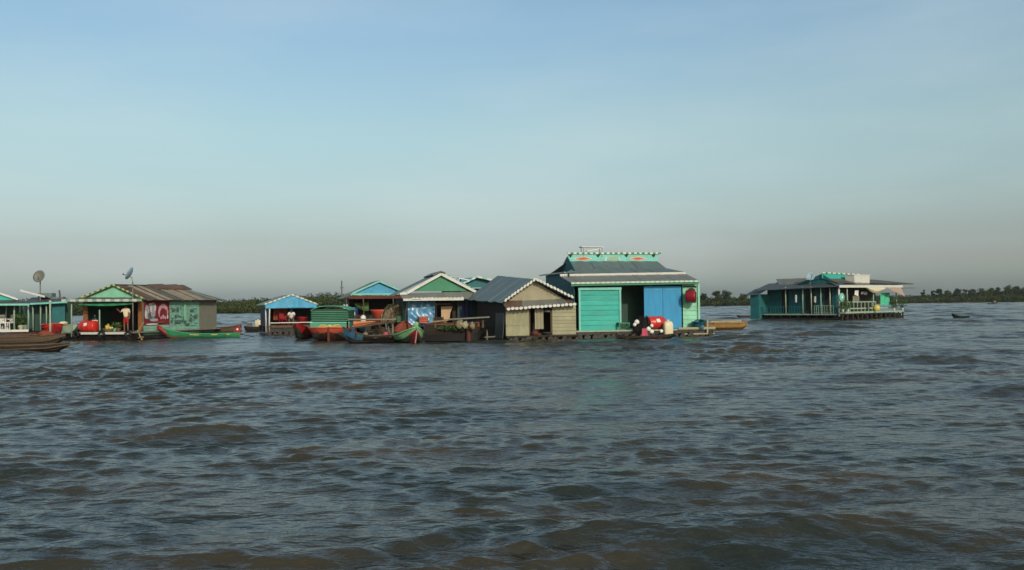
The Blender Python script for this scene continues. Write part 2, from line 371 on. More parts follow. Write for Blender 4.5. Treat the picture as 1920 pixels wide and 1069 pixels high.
def shrub_mass(name, label, px0, px1, tops, mats, seed, depth=14, dens=1.0):
    rg = random.Random(seed); mb = MB(); px = px0
    while px < px1:
        p = shore(px); d = p.normalized(); D = p.length; ht = lin_top(tops, px)*D/FPX
        for row in range(4):
            q = 1.5+row*depth/3.2+rg.uniform(-1.2, 1.2); h = ht*(.50+.17*row)*rg.uniform(.90, 1.03); w = rg.uniform(1.5, 2.9)
            c = V((p.x+d.x*q+rg.uniform(-1, 1), p.y+d.y*q, .3+h*.46))
            leaves(mb, c, (w, w, h*.54), int(150*dens), .36, rg, rg.choice((0, 0, 0, 1, 1, 2)), .35)
        px += rg.uniform(3.2, 6.5)*280/D
    tag(mb.build(name, mats, fix=False), label, 'shrubs', kind='stuff')
LT = [(-300, 30), (0, 30), (380, 24), (440, 25), (505, 29), (560, 33), (610, 37), (650, 36), (700, 32), (800, 28), (1320, 22)]
shrub_mass('shrub_thicket', 'long low green thicket on the left bank behind the floating houses', -60, 790, LT, ['leaf_olive', 'leaf_mid', 'leaf_dark'], 5)
RT = [(1200, 20), (1320, 17), (1345, 16), (1400, 14), (1600, 16), (1700, 13), (1760, 15), (1800, 17), (1850, 19), (1920, 19), (2100, 20)]
shrub_mass('shrub_thicket', 'low thicket on the bank hidden behind the middle houses', 792, 1278, LT, ['leaf_olive', 'leaf_mid', 'leaf_dark'], 6, dens=.5)
shrub_mass('shrub_belt', 'belt of dull green scrub along the far right shore', 1280, 1990, RT, ['leaf_dark', 'leaf_olive', 'leaf_mid'], 8, dens=.8)
def tree(label, px, back, top, w, mt, seed, group, round_=1.0):
    rg = random.Random(seed); p = shore(px); d = p.normalized(); o = p+d*back; D = o.length; ht = top*D/FPX; w = w*D/FPX
    t = thing('tree', label, 'tree', (o.x, o.y, .5), 0, group)
    tr = MB(); tr.tube([(0, 0, -.3), (.1, 0, ht*.3), (.0, .1, ht*.75)], [.22, .16, .06], 7)
    for k in range(5):
        a = rg.uniform(0, 6.28); z0 = ht*rg.uniform(.3, .5); tr.tube([(0, 0, z0), (math.cos(a)*w*.3, math.sin(a)*w*.3, z0+ht*.25)], [.1, .04], 5)
    tr.build('trunk', 'bark', t)
    mb = MB(); n = max(9, int(w*4))
    for k in range(n):
        a = rg.uniform(0, 6.28); q = w*.5*math.sqrt(rg.random())*.8; zz = rg.uniform(.42, .88)*ht
        s = rg.uniform(.16, .28)*w*round_; leaves(mb, (math.cos(a)*q*(1.15-zz/ht*.5), math.sin(a)*q, zz), (s, s, min(s*.8, ht*.13)), 80, .26, rg, 0, .3)
    mb.build('crown', mt, t, fix=False)
G = 'trees on the far right shore'
for k, (px, back, top, w, mt, rr, lb) in enumerate([
    (1318, 6, 22, 16, 'leaf_dark', 1, 'small dark tree just right of the turquoise house'),
    (1345, 5, 26, 22, 'leaf_mid', 1.1, 'rounded bushy tree, left of a touching pair on the shore'),
    (1362, 6, 27, 20, 'leaf_dark', 1.1, 'taller dark rounded tree, right of a touching pair on the shore'),
    (1392, 8, 20, 22, 'leaf_olive', 1, 'low olive tree left of the far teal house'),
    (1730, 6, 23, 9, 'leaf_dark', .9, 'thin isolated tree standing above the low scrub'),
    (1750, 10, 20, 10, 'leaf_mid', .8, 'sparse small tree right of the thin isolated tree'),
    (1760, 5, 23, 13, 'leaf_dark', 1, 'compact dark tree, first of the row above the scrub'),
    (1776, 8, 20, 12, 'leaf_olive', 1, 'small olive tree between two darker compact trees'),
    (1795, 5, 23, 14, 'leaf_dark', 1.1, 'compact dark tree above the drifting rowing boat'),
    (1809, 9, 22, 10, 'leaf_mid', .9, 'narrow tree behind the drifting rowing boat'),
    (1823, 6, 21, 16, 'leaf_dark', 1, 'wide low tree where the shoreline trees start to thicken'),
    (1842, 6, 24, 18, 'leaf_mid', 1.1, 'full round tree, left end of the dense wood'),
    (1856, 8, 24, 14, 'leaf_olive', 1, 'olive round tree inside the dense wood'),
    (1870, 6, 25, 15, 'leaf_dark', 1, 'dark tree in the middle of the dense wood'),
    (1890, 5, 27, 18, 'leaf_mid', 1, 'tallest tree of the dense wood with a ragged top'),
    (1908, 7, 25, 18, 'leaf_dark', 1.1, 'dark round tree near the right edge of the view'),
    (1926, 6, 26, 18, 'leaf_olive', 1.1, 'round tree cut by the right edge of the view')]):
    tree(lb, px, back, top*1.0, w, mt, 100+k, G, rr)

# ------------------------------------------------------------------ the air over the lake
hz = MB().box((-3600, -3600, -1.6), (3600, 3600, 9.0)).build('haze', 'earth'); hz.data.materials.clear()
hm = bpy.data.materials.new('haze_air'); hm.use_nodes = True; hn = hm.node_tree; hn.nodes.clear()
ho = hn.nodes.new('ShaderNodeOutputMaterial'); hv = hn.nodes.new('ShaderNodeVolumePrincipled'); hv.inputs['Color'].default_value = (.80, .88, .92, 1); hv.inputs['Density'].default_value = HAZE_D = 0.00010
hn.links.new(hv.outputs[0], ho.inputs['Volume']); hz.data.materials.append(hm); tag(hz, kind='stuff')

# ================================================================== houses: shared pieces
def planks(mb, p0, p1, z0, z1, n, t=.03, m=0, gap=.012, rg=rnd):
    """horizontal boards lapped like clapboard between two plan points"""
    a, b = V((p0[0], p0[1], 0)), V((p1[0], p1[1], 0)); h = (z1-z0)/n; d = (b-a).normalized(); nn = V((d.y, -d.x, 0))
    for k in range(n):
        za, zb = z0+k*h, z0+(k+1)*h-gap; j0 = rg.uniform(-.008, .008); j1 = rg.uniform(-.008, .008); o = nn*(t+j0*.6); i = nn*(t*.45)
        mb.add([a+V((0,0,za))+o, b+V((0,0,za+j1))+o, b+V((0,0,zb+j1))+i, a+V((0,0,zb))+i, a+V((0,0,za)), b+V((0,0,za)), b+V((0,0,zb+.012)), a+V((0,0,zb+.012))],
               [(0,1,2,3),(7,6,5,4),(0,4,5,1),(3,2,6,7),(0,3,7,4),(1,5,6,2)], m)
    return mb
def slope(mb, e0, e1, r1, r0, n, th=.025, mats=(0,), rg=rnd, lift=.012):
    """one roof plane of overlapping metal sheets; e0-e1 the eave, r0-r1 the upper edge"""
    e0, e1, r0, r1 = V(e0), V(e1), V(r0), V(r1); nn = (e1-e0).cross(r0-e0 if (r0-e0).length > .05 else r1-e0).normalized()
    if nn.z < 0: nn = -nn
    for k in range(n):
        a, b = k/n, (k+1)/n+.06/n; b = min(b, 1.0); o = nn*(lift*(k % 2)+rg.uniform(0, .006)); m = rg.choice(mats)
        x_ = (e0-r0).normalized()*rg.uniform(-.03, .045)+nn*rg.uniform(-.012, .012); p = [e0.lerp(e1, a)+o+x_, e0.lerp(e1, b)+o+x_, r0.lerp(r1, b)+o, r0.lerp(r1, a)+o]
        mb.prism(p, -nn*th, m)
    return mb
def dashes(mb, a, b, h, t, n, mats=(0, 1), duty=.55, seed=1):
    """a trim board painted in alternating lengths"""
    a, b = V(a), V(b); rg = random.Random(seed); d = b-a; k = 0.0
    for i in range(n):
        m = k+(duty+rg.uniform(-.08, .08))/n; e = (i+1)/n
        mb.beam(a+d*k, a+d*m, t, h, mats[0]); mb.beam(a+d*m, a+d*e, t, h*.86, mats[1]); k = e
    return mb
def scallop(mb, a, b, n, r, off, m=0):
    a, b = V(a), V(b); d = (b-a)/n; u = d.normalized()
    for k in range(n):
        c = a+d*(k+.5+rnd.uniform(-.07, .07))+V((0, 0, rnd.uniform(-.012, .012))); pts = []
        for j in range(8):
            t = 2*math.pi*j/8; pts.append(c+u*math.cos(t)*d.length*.47+V((0, 0, 1))*math.sin(t)*r)
        mb.prism(pts, off, m)
    return mb
def raft(e, x0, x1, y0, y1, zdeck, edge='grey_plank', logs='wet_wood', th=.07, step=.42, seed=1, parent=None):
    """the floating base: logs in the water, bearers, and a planked deck"""
    rg = random.Random(seed); p = MB(); x = x0+.12
    while x < x1:
        r = rg.uniform(.13, .2); p.tube([(x, y0-.15+rg.uniform(-.25, .1), .05+rg.uniform(-.03, .05)), (x+rg.uniform(-.05, .05), y1, .05)], r, 8); x += step*rg.uniform(.75, 1.1)
    for y in (y0+.15, (y0+y1)/2, y1-.15): p.box((x0, y-.06, .18), (x1, y+.06, zdeck-th-.004))
    k = max(3, int((x1-x0)/1.1))
    for i in range(k+1):
        xx = x0+.08+(x1-x0-.16)*i/k; p.box((xx-.05, y0+.02, -.3), (xx+.05, y0+.12, zdeck-th-.006))
    p.build('pontoon', logs, e)
    d = MB(); n = max(4, int((y1-y0)/.22)); w = (y1-y0)/n
    for i in range(n): d.box((x0+rg.uniform(-.04, .04), y0+i*w+.006, zdeck-th), (x1+rg.uniform(-.04, .04), y0+(i+1)*w-.006, zdeck+rg.uniform(-.006, .006)))
    d.build('deck', edge, e)
def posts(e, pts, z0, z1, w, m):
    for x, y in pts:
        mb = MB(); mb.tube([(x, y, z0), (x+rnd.uniform(-.015, .015), y, (z0+z1)/2), (x+rnd.uniform(-.03, .03), y, z1)], w/2, 6); mb.build('post', m, e, smooth=True)
def railing(e, pts, z0, z1, n, m, name='railing', w=.05):
    mb = MB()
    for a, b in zip(pts, pts[1:]):
        a3, b3 = V((a[0], a[1], 0)), V((b[0], b[1], 0))
        mb.beam(a3+V((0, 0, z1)), b3+V((0, 0, z1)), w, w); mb.beam(a3+V((0, 0, z0+(z1-z0)*.15)), b3+V((0, 0, z0+(z1-z0)*.15)), w*.8, w*.8)
        for k in range(n+1):
            p = a3.lerp(b3, k/n); mb.beam(p+V((0, 0, z0)), p+V((0, 0, z1-w/2)), w*.7, w*.7)
    return mb.build(name, m, e)
def wallbox(e, x0, x1, y0, y1, z0, z1, m, name='wall', t=.05):
    """left, right and back walls"""
    mb = MB(); n = max(5, int((z1-z0)/.25))
    planks(mb, (x0, y1), (x0, y0), z0, z1, n, m=0); planks(mb, (x1, y0), (x1, y1), z0, z1, n, m=0)
    planks(mb, (x1, y1), (x0, y1), z0, z1, n, m=0); return mb.build(name, m, e)

# ------------------------------------------------------------------ the big turquoise house
F = Frame(1077, 55.5, 12)
P = e = thing('floating_house', 'big turquoise floating house with stepped grey roof, painted ridge board and blue door', 'floating house', F.o, F.yaw)
WX, WY = 7.35, 6.6
zd = .42
raft(e, -.1, WX+.75, -.75, WY, zd, 'pale_green_post', seed=2)
wl = MB(); planks(wl, (0, WY), (0, 1.0), .3, 3.72, 14); planks(wl, (0, .99), (0, .0), .3, 3.2, 12); wl.build('side_wall', 'teal_paint_or_shade', e)  # left boards in a darker teal than the front: shade put into the colour
MB().box((WX-.05, 0.03, .3), (WX, WY, 3.1)).build('wall', 'mint_paint', e); MB().box((0.01, WY-.05, .3), (WX-.06, WY, 3.4)).build('wall', 'teal_paint_or_shade', e)
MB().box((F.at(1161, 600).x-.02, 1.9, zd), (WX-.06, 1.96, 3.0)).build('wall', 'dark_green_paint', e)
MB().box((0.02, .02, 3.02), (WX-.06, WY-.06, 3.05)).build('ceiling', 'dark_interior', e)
a = F.at(1086, 541, -.12); b = F.at(1163, 628, -.12)
m = MB(); planks(m, (a.x, -.1), (b.x, -.1), b.z, a.z-.1, 9, .05); m.build('front_panel', 'turquoise_paint', e)
m = MB(); m.box((a.x-.06, -.2, b.z), (a.x+.05, -.08, a.z+.02)); m.box((b.x-.05, -.2, b.z+.5), (b.x+.06, -.08, a.z-.02)); m.box((a.x-.08, -.22, a.z-.1), (b.x+.08, -.075, a.z+.05)); m.build('panel_frame', 'pale_turquoise', e)
a = F.at(1207, 537); b = F.at(1278, 611); mid = (a.x+b.x)/2
for k, (xa, xb) in enumerate(((a.x, mid-.01), (mid+.01, b.x))):
    dr = MB().box((xa, -.03, zd+.02), (xb, .02, a.z)).build('door', 'blue_door_paint', e)
    m = MB(); m.box((xa+.1, -.055, a.z-.24), (xb-.1, -.033, a.z-.17)); m.build('rail', 'sky_blue_paint', dr)
a = F.at(1279.5, 541); b = F.at(1307, 612)
m = MB(); planks(m, (a.x, -.0), (b.x, -.0), zd+.02, 2.98, 10, .05); m.build('front_panel', 'mint_paint', e)
m = MB()
for k in range(7): 
    x = a.x+.08+(b.x-a.x-.16)*k/6; m.lathe([(.0, -.01), (.055, -.008), (.055, .012)], (x, -.075, 2.83+.02*(k % 2)), (0, -1, 0), 8)
m.box((a.x+.04, -.068, 2.80), (b.x-.04, -.06, 2.86)); m.build('vent', 'black_rubber', e)
q = F.at(1309, 575); MB().box((q.x-.07, -.16, zd), (q.x+.05, -.06, 3.05)).build('post', 'mint_paint', e)
MB().box((-.02, -.06, 3.0), (WX+.02, .0, 3.12)).build('beam', 'mint_paint', e)
# lower roof, its trim, upper roof, ridge board
e0, e1 = F.at(1071, 530.5, -.5), F.at(1311, 526.5, -.5); r0, r1 = F.at(1050, 518, 1.35), F.at(1286, 514, 1.35)
m = MB(); slope(m, e0, e1, r1, r0, 16); slope(m, e1, F.w and V((WX+.25, WY, e1.z)), V((r1.x, WY-1.4, r1.z)), r1, 10)
m.build('lower_roof', 'roof_grey_light', e)
m = MB(); dashes(m, e0+V((0, -.03, -.02)), e1+V((0, -.03, -.02)), .10, .03, 26, (0, 1), .6); m.build('eave_trim', ['white_paint', 'mint_paint'], e)
MB().beam(e0+V((0, .05, -.13)), e1+V((0, .05, -.13)), .04, .1).build('eave_board', 'green_paint', e)
s0, s1 = F.at(1050, 516.5, 1.3), F.at(1285.5, 512.5, 1.3)
m = MB(); scallop(m, s0, s1, 60, .07, (0, -.03, 0)); m.beam(s0+V((0, .02, .03)), s1+V((0, .02, .03)), .03, .09); m.build('scalloped_trim', 'white_paint', e)
u0, u1 = F.at(1058, 512.5, 1.36), F.at(1284, 510.0, 1.36); k0, k1 = F.at(1066, 489.5, 3.1), F.at(1232, 489.5, 3.1); c1 = F.at(1249, 503, 2.2); c0 = F.at(1074, 504, 2.2)
m = MB(); slope(m, u0, u1, c1, c0, 15); slope(m, c0, c1, k1, k0, 13)
bk = lambda p, y: V((p.x, y, p.z))
slope(m, bk(u0, 5.2), bk(u1, 5.2), bk(k1, 3.3), bk(k0, 3.3), 13); slope(m, u1, bk(u1, 5.2), bk(c1, 4.4), c1, 5); slope(m, c1, bk(c1, 4.4), bk(k1, 3.3), k1, 5)
m.build('upper_roof', 'roof_grey', e)
g0 = F.side(1036, 509, c0.x-.1); 
m = MB(); m.prism([(c0.x-.02, 1.5, 3.84), (c0.x-.02, 5.25, 3.84), (c0.x-.02, 3.25, k0.z+.28)], (-.04, 0, 0)); m.build('gable', 'teal_paint_or_shade', e)  # left gable in the same darker teal, its shade painted in
t0, t1 = F.at(1064, 476, 3.1), F.at(1238, 476, 3.1)
rb = MB().prism([(k0.x, 3.06, k0.z-.05), (k1.x, 3.06, k1.z-.05), (t1.x-.12, 3.06, t1.z), (t0.x+.05, 3.06, t0.z)], (0, .06, 0)).build('ridge_board', 'pale_turquoise', e)
m = MB(); dashes(m, V((t0.x, 3.05, t0.z+.03)), V((t1.x, 3.05, t1.z+.03)), .11, .12, 17, (0, 1), .5); 
m.build('ridge_trim', ['white_paint', 'green_paint'], rb)
m = MB()
for px in (1070, 1122, 1175, 1226):
    q = F.at(px, 480, 3.0); MB().prism([(q.x-.12, 2.97, t0.z-.04), (q.x+.12, 2.97, t0.z-.04), (q.x+.02, 3.05, t0.z-.22), (q.x-.02, 3.05, t0.z-.22)], (0, .07, 0)).build('bracket', 'dark_green_paint', rb)
PM = ['white_paint', 'orange_tarp', 'boat_orange', 'yellow_paint', 'pale_green_post']; L = lambda cx, cz, w, h, y, k: m.prism([(cx-w, y, cz), (cx-w*.4, y, cz+h*.75), (cx, y, cz+h), (cx+w*.4, y, cz+h*.75), (cx+w, y, cz), (cx+w*.4, y, cz-h*.75), (cx, y, cz-h), (cx-w*.4, y, cz-h*.75)], (0, .008, 0), k)
for px in (1093, 1196):
    m = MB(); q = F.at(px, 485, 3.05); L(q.x, q.z, .60, .125, 3.045, 0); L(q.x, q.z, .48, .095, 3.035, 1); L(q.x-.1, q.z-.01, .2, .035, 3.025, 2); L(q.x+.12, q.z+.03, .18, .03, 3.025, 2); m.build('painted_motif', PM, rb)
q = F.at(1149, 485, 3.05); m = MB()
for s_ in (-1, 1): m.prism([(q.x+s_*.52, 3.045, q.z-.13), (q.x+s_*.42, 3.045, q.z+.11), (q.x+s_*.36, 3.045, q.z+.11), (q.x+s_*.44, 3.045, q.z-.13)], (0, .008, 0), 0)
m.prism([(q.x-.34, 3.045, q.z-.12), (q.x+.34, 3.045, q.z-.12), (q.x+.22, 3.045, q.z+.10), (q.x-.22, 3.045, q.z+.10)], (0, .008, 0), 4)
m.tube([(q.x-.02, 3.04, q.z+.09), (q.x-.06, 3.04, q.z-.02), (q.x+.02, 3.04, q.z-.08), (q.x+.12, 3.04, q.z-.07)], .022, 6, 3)
m.build('painted_motif', PM, rb)
m = MB(); slope(m, (-.16, 1.5, 3.74), (-.16, WY+.4, 3.74), (.5, WY+.4, 3.84), (.5, 1.5, 3.84), 8); m.build('side_roof', 'roof_grey_light', e)
MB().beam((-.175, 1.35, 3.76), (-.175, WY+1.0, 3.76), .03, .08).build('verge_trim', 'white_paint', e)
# porch shelf boards at the right
m = MB(); m.box((F.at(1262, 615).x, -.85, zd-.02), (WX+.75, -.77, zd+.10)); m.box((F.at(1270, 622).x, -.95, .10), (WX+.65, -.87, .18)); m.build('deck_edge', 'cream_gable', e)
q = F.at(1326, 610, -.8); MB().beam((q.x, -.8, -.2), (q.x, -.8, F.at(1326, 599, -.8).z), .09, .09).build('mooring_post', 'cream_gable', e)
# things of the turquoise house
def solar(F):
    p = F.at(1110, 474, 3.2); t = thing('roof_rack', 'small white sheet on thin legs standing on the ridge of the turquoise house', 'roof rack', F.w((p.x, 3.3, p.z)), F.yaw)
    h = F.at(1090, 464, 3.2).z-p.z; w0 = F.at(1089, 470, 3.2).x-p.x; w1 = F.at(1131, 470, 3.2).x-p.x
    MB().prism([(w0, -.3, h), (w1, -.3, h-.02), (w1, .3, h-.02), (w0, .3, h)], (0, 0, .05)).build('top', 'white_paint', t)
    MB().prism([(w0+.35, -.28, h*.25), (w1-.2, -.28, h*.7), (w1-.2, .1, h*.7), (w0+.35, .1, h*.25)], (0, 0, .03)).build('sheet', 'white_plastic', t)
    for x in (w0+.12, w1-.12):
        for y in (-.25, .25): MB().beam((x, y, -.25), (x, y, h), .035, .035).build('leg', 'metal_grey', t)
solar(F)
def drum(name, label, loc, L, r, m, yaw, group=None, axis=(1, 0, 0), lab=True):
    t = thing(name, label, 'barrel', loc, yaw, group); k = L/2
    prof = [(0.02, -k), (r*.9, -k), (r*.97, -k+.03), (r, -k+.06), (r, -k*.38), (r*1.035, -k*.34), (r*1.035, -k*.30), (r, -k*.26), (r, k*.26), (r*1.035, k*.30), (r*1.035, k*.34), (r, k*.38), (r, k-.06), (r*.97, k-.03), (r*.9, k), (.02, k)]
    MB().lathe(prof, (0, 0, r), axis, 20).build('body', m, t, smooth=True)
    if lab:
        a = V(axis); s = V((0, -1, .35)).normalized() if a.x else V((0, -1, 0)); u = a.cross(s).normalized(); c = V((0, 0, r))
        MB().prism([c+s*(r*1.01)+a*x+u*z for x, z in ((-.13, -.10), (.09, -.12), (.11, .08), (-.11, .10))], s*.015).build('label', 'white_plastic', t)
    return t
q = F.at(1230, 613, -.55); drum('plastic_drum', 'red plastic drum lying on the porch in front of the blue door', F.w((q.x, -.45, zd+.02)), 1.02, .36, 'red_plastic', F.yaw+.2)
def jerrycan(label, loc, yaw, w, d, h, m):
    t = thing('jerrycan', label, 'jerrycan', loc, yaw); mb = MB(); pts = []
    for z, s in ((0, .9), (.04, 1), (h*.72, 1), (h*.86, .8), (h*.9, .45)):
        pts.append([(math.copysign(abs(math.cos(t_))**.5, math.cos(t_))*w/2*s, math.copysign(abs(math.sin(t_))**.5, math.sin(t_))*d/2*s, z) for t_ in [2*math.pi*k/16 for k in range(16)]])
    vs = [p for r_ in pts for p in r_]; fs = [tuple(range(15, -1, -1)), tuple(64+k for k in range(16))]
    for a in range(4):
        for k in range(16): fs.append((a*16+k, a*16+(k+1) % 16, (a+1)*16+(k+1) % 16, (a+1)*16+k))
    mb.add(vs, fs).build('body', m, t, smooth=True); MB().lathe([(.07, h*.88), (.075, h*.9), (.075, h), (.02, h)], n=10).build('cap', m, t, smooth=True); return t
q = F.at(1253, 623, -1.15); jerrycan('tall cream plastic can standing right of the red drum', F.w((q.x, -1.12, .12)), F.yaw, .54, .42, .86, 'cream_plastic')
# narrow canoe moored at the front of the porch is built with the boats
def pile(name, label, cat, loc, r, h, m, seed, yaw=0, strands=14, group=None, tilt=0):
    rg = random.Random(seed); mb = MB(); n = 18; k = 8; vs = []; fs = []
    for i in range(k+1):
        q = i/k
        for j in range(n):
            t = 2*math.pi*j/n; s = math.cos(q*math.pi/2)**.7 if q < 1 else .02; w = 1+rg.uniform(-.18, .18)
            vs.append((r[0]*s*w*math.cos(t)+tilt*q, r[1]*s*w*math.sin(t), h*q*(1+rg.uniform(-.1, .1))))
    for i in range(k):
        for j in range(n): fs.append((i*n+j, i*n+(j+1) % n, (i+1)*n+(j+1) % n, (i+1)*n+j))
    fs.append(tuple(range(n-1, -1, -1))); fs.append(tuple(k*n+j for j in range(n))); mb.add(vs, fs)
    for _ in range(strands):
        t = rg.uniform(0, 6.28); pts = []
        for j in range(6):
            q = j/5; s = math.cos(q*1.3)**.7*1.06; pts.append((r[0]*s*math.cos(t+q*rg.uniform(-.3, .3))+tilt*q, r[1]*s*math.sin(t), h*q*1.02+.02))
        mb.tube(pts, min(r[0], h)*.05, 5)
    o = mb.build(name, m, smooth=False, loc=loc, yaw=yaw); return tag(o, label, cat, group)
q = F.at(1203, 624, -1.0); pile('net_heap', 'black heap of netting on the porch left of the red drum', 'fishing net', F.w((q.x+.03, -.95, zd-.03)), (.48, .35), .78, 'net_black', 3, F.yaw, tilt=.1)
GB = 'white net floats on the porch'
def float_ball(px, py, y, r, label, z=None):
    q = F.at(px, py, y); mb = MB().ball((0, 0, 0), (r, r*.8, r*.9), 12); mb.tube([(0, 0, r*.85), (0, 0, r*1.05)], r*.2, 6)
    tag(mb.build('net_float', 'white_plastic', smooth=True, loc=F.w((q.x, q.y, q.z if z is None else z)), yaw=F.yaw), label, 'float', GB)
float_ball(1194, 604, -1.2, .15, 'white float high on the upper left of the black net heap'); float_ball(1190, 609, -1.22, .11, 'smaller white float below the topmost float on the black net')
float_ball(1216, 617, -1.4, .14, 'oval white float right of the black net heap'); float_ball(1222, 611, -1.2, .11, 'white float touching the underside of the red drum')
float_ball(1222, 622, -1.45, .13, 'white float low over the canoe, left of a gap'); float_ball(1240, 621, -1.4, .11, 'white float just left of the cream plastic can')
q = F.at(1207, 626, -1.55)
m = MB(); m.sheet(lambda u, v: (-.12+.26*u+.12*v*(u-.3), -.02-.03*math.sin(u*9)*v, .30-.52*v), 10, 6, (0, .02, 0)); tag(m.build('cloth', 'pink_cloth', loc=F.w((q.x, -1.62, q.z)), yaw=F.yaw), 'pink cloth trailing over the side of the narrow canoe', 'cloth')
# red tub hung on the mint wall
q = F.at(1293, 556, -.3); t = thing('hanging_tub', 'crimson tub with a dark strap hung on the mint wall', 'tub', F.w((q.x, -.12, q.z)), F.yaw)
MB().lathe([(.05, 0), (.30, .0), (.37, .06), (.41, .48), (.43, .55), (.39, .55), (.35, .12), (.02, .10)], (-.32, -.36, 0), (.9, -.42, .02), 18, mfun=lambda k: 1 if k >= 5 else 0, sx=.95, sy=1.0).build('bowl', ['crimson_plastic', 'dark_interior'], t, smooth=True)  # inner faces of the bowl coloured dark, painting in the shade of the hollow
m = MB(); m.tube([(.02, -.06, .44), (.24, -.10, .45), (.40, -.10, .22), (.42, -.06, -.08), (.44, -.04, -.3)], [.04, .05, .05, .04, .03], 7); m.build('strap', 'black_rubber', t, smooth=True)
# baskets at the right end of the porch
q = F.at(1311, 611, -.6)
t = thing('basin_stack', 'teal plastic basins piled at the right end of the turquoise porch', 'basins', F.w((q.x, -.45, zd)), F.yaw)
for k, (x, z, r, mm, tx) in enumerate(((-.12, 0, .34, 'teal_plastic', .2), (.12, .16, .30, 'teal_plastic', -.3), (.02, -.02, .2, 'pale_blue_cloth', 0), (.28, .34, .17, 'teal_plastic', .5))):
    MB().lathe([(.02, 0), (r*.7, 0), (r, .28*r/.3), (r*1.05, .3*r/.3), (r*.9, .28*r/.3), (r*.6, .05), (.01, .04)], (x, -.1*(k == 2)*3, z), (tx*.5, -.25, 1), 16).build('basin', mm, t, smooth=True)
q = F.at(1170, 607, -.5); t = thing('low_table', 'low green table beside the turquoise wall panel', 'table', F.w((q.x, -.35, zd)), F.yaw)
MB().box((-.33, -.25, .36), (.33, .25, .42)).build('top', 'green_paint', t)
for x in (-.28, .28):
    for y in (-.2, .2): MB().box((x-.03, y-.03, 0), (x+.03, y+.03, .358)).build('leg', 'green_paint', t)

# ------------------------------------------------------------------ the small cream hut
F = Frame(948, 51.6, 18)
e = thing('floating_house', 'small cream tin hut with grey roof and white scalloped gable trim', 'floating house', F.o, F.yaw)
b0 = F.at(948, 632); b1 = F.at(1081, 632); WX = b1.x; WY = 5.4
raft(e, -.05, WX+.05, -.35, WY, .30, 'dark_wood', seed=4)
zl, zr = F.at(948, 579).z, F.at(1080, 571).z
m = MB(); planks(m, (0, WY), (0, .05), .2, 2.0, 7); m.build('side_wall', 'dark_wood', e)
m = MB(); m.sheet(lambda u, v: (-.06-.10*v*v, .1+1.5*u, 1.5-1.35*v), 6, 6, (-.02, 0, 0)); m.build('side_tarp', 'roof_dark', e)
m = MB(); m.box((WX-.05, .05, .2), (WX, WY, 2.0)); m.box((0, WY-.05, .2), (WX, WY, 2.0)); m.build('wall', 'dark_wood', e)
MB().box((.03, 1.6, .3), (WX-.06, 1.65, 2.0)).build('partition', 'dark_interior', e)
# left tin panel in three sheets (lower row shorter)
a, b = F.at(948, 582), F.at(992, 632)
m = MB(); n = 22
for k, (z0, z1, off) in enumerate(((F.at(970, 609).z, zl-.03, .0), (F.at(970, 632).z-.05, F.at(970, 610).z+.03, -.02))):
    m.sheet(lambda u, v: (a.x+(b.x-a.x)*u, off+.012*math.sin(u*n*2.2), z1+(z0-z1)*v+(.06*(u-.4) if k and v > .5 else 0)), 44, 2, (0, .015, 0))
m.box((a.x, -.06, F.at(970, 609).z-.02), (b.x, -.035, F.at(970, 609).z+.03)); m.build('tin_panel', 'cream_tin', e)
a, b = F.at(1035, 577), F.at(1080, 633)
m = MB(); planks(m, (a.x, 0), (b.x, 0), b.z, zr-.05, 9, .04); m.build('front_panel', 'cream_tin', e)
a, b = F.at(1004, 580), F.at(1021, 617); m = MB(); m.sheet(lambda u, v: (a.x+(b.x-a.x)*u, .12+.03*math.sin(u*14), a.z+(b.z-a.z)*v), 24, 3, (0, .01, 0)); m.build('curtain', 'cream_gable', e)
a, b = F.at(1022, 582), F.at(1034, 585); MB().box((a.x, .06, b.z), (b.x, .1, a.z)).build('lintel', 'grey_plank', e)
MB().box((F.at(991, 600).x, -.02, .30), (F.at(1036, 600).x, .06, .42)).build('threshold', 'red_brown_wood', e)
for px in (993, 1034): q = F.at(px, 600); MB().box((q.x-.04, .02, .25), (q.x+.04, .1, 2.0)).build('post', 'old_wood', e)
# roofs
ap = F.at(1003, 524, 0); L0 = F.at(941, 567, -.05); R0 = F.at(1075, 560, -.05)
bl = F.at(872, 557, WY); br = F.at(933, 520.5, WY)
m = MB(); slope(m, L0, V((L0.x-.15, WY+1.3, L0.z+.2)), V((ap.x, WY+1.3, ap.z+.40)), ap, 9); slope(m, V((R0.x+.02, WY+1.3, R0.z)), R0, ap, V((ap.x, WY+1.3, ap.z+.40)), 9); m.build('roof', 'roof_grey', e)
gb = MB(); gl, gr = F.at(962, 561), F.at(1060, 558); gb.prism([(gl.x-.2, .38, gl.z-.15), (gr.x+.2, .38, gr.z-.15), (ap.x, .38, ap.z-.01)], (0, .05, 0)); gb.build('gable', 'cream_gable', e)
m = MB(); A = V((ap.x, -.1, ap.z)); scallop(m, V((L0.x+.1, -.1, L0.z+.06)), A+V((0, 0, .03)), 10, .085, (0, -.03, 0)); scallop(m, A+V((0, 0, .03)), V((R0.x, -.1, R0.z+.05)), 11, .085, (0, -.03, 0)); m.build('scalloped_trim', 'white_paint', e)
E0, E1 = F.at(949, 579, -.45), F.at(1081, 570, -.45); U0, U1 = V((L0.x+.12, .40, L0.z+.03)), V((R0.x-.02, .40, R0.z+.01))
m = MB(); slope(m, E0, E1, U1, U0, 9, mats=(0, 0, 0, 1)); m.build('porch_roof', ['roof_grey_light', 'roof_rust'], e)
m = MB(); slope(m, E0.lerp(E1, .0)+V((0, 0, .03)), E0.lerp(E1, .22)+V((0, 0, .03)), U0.lerp(U1, .30)+V((0, 0, .03)), U0+V((0, 0, .03)), 3); m.build('patch_sheet', 'roof_rust', e)
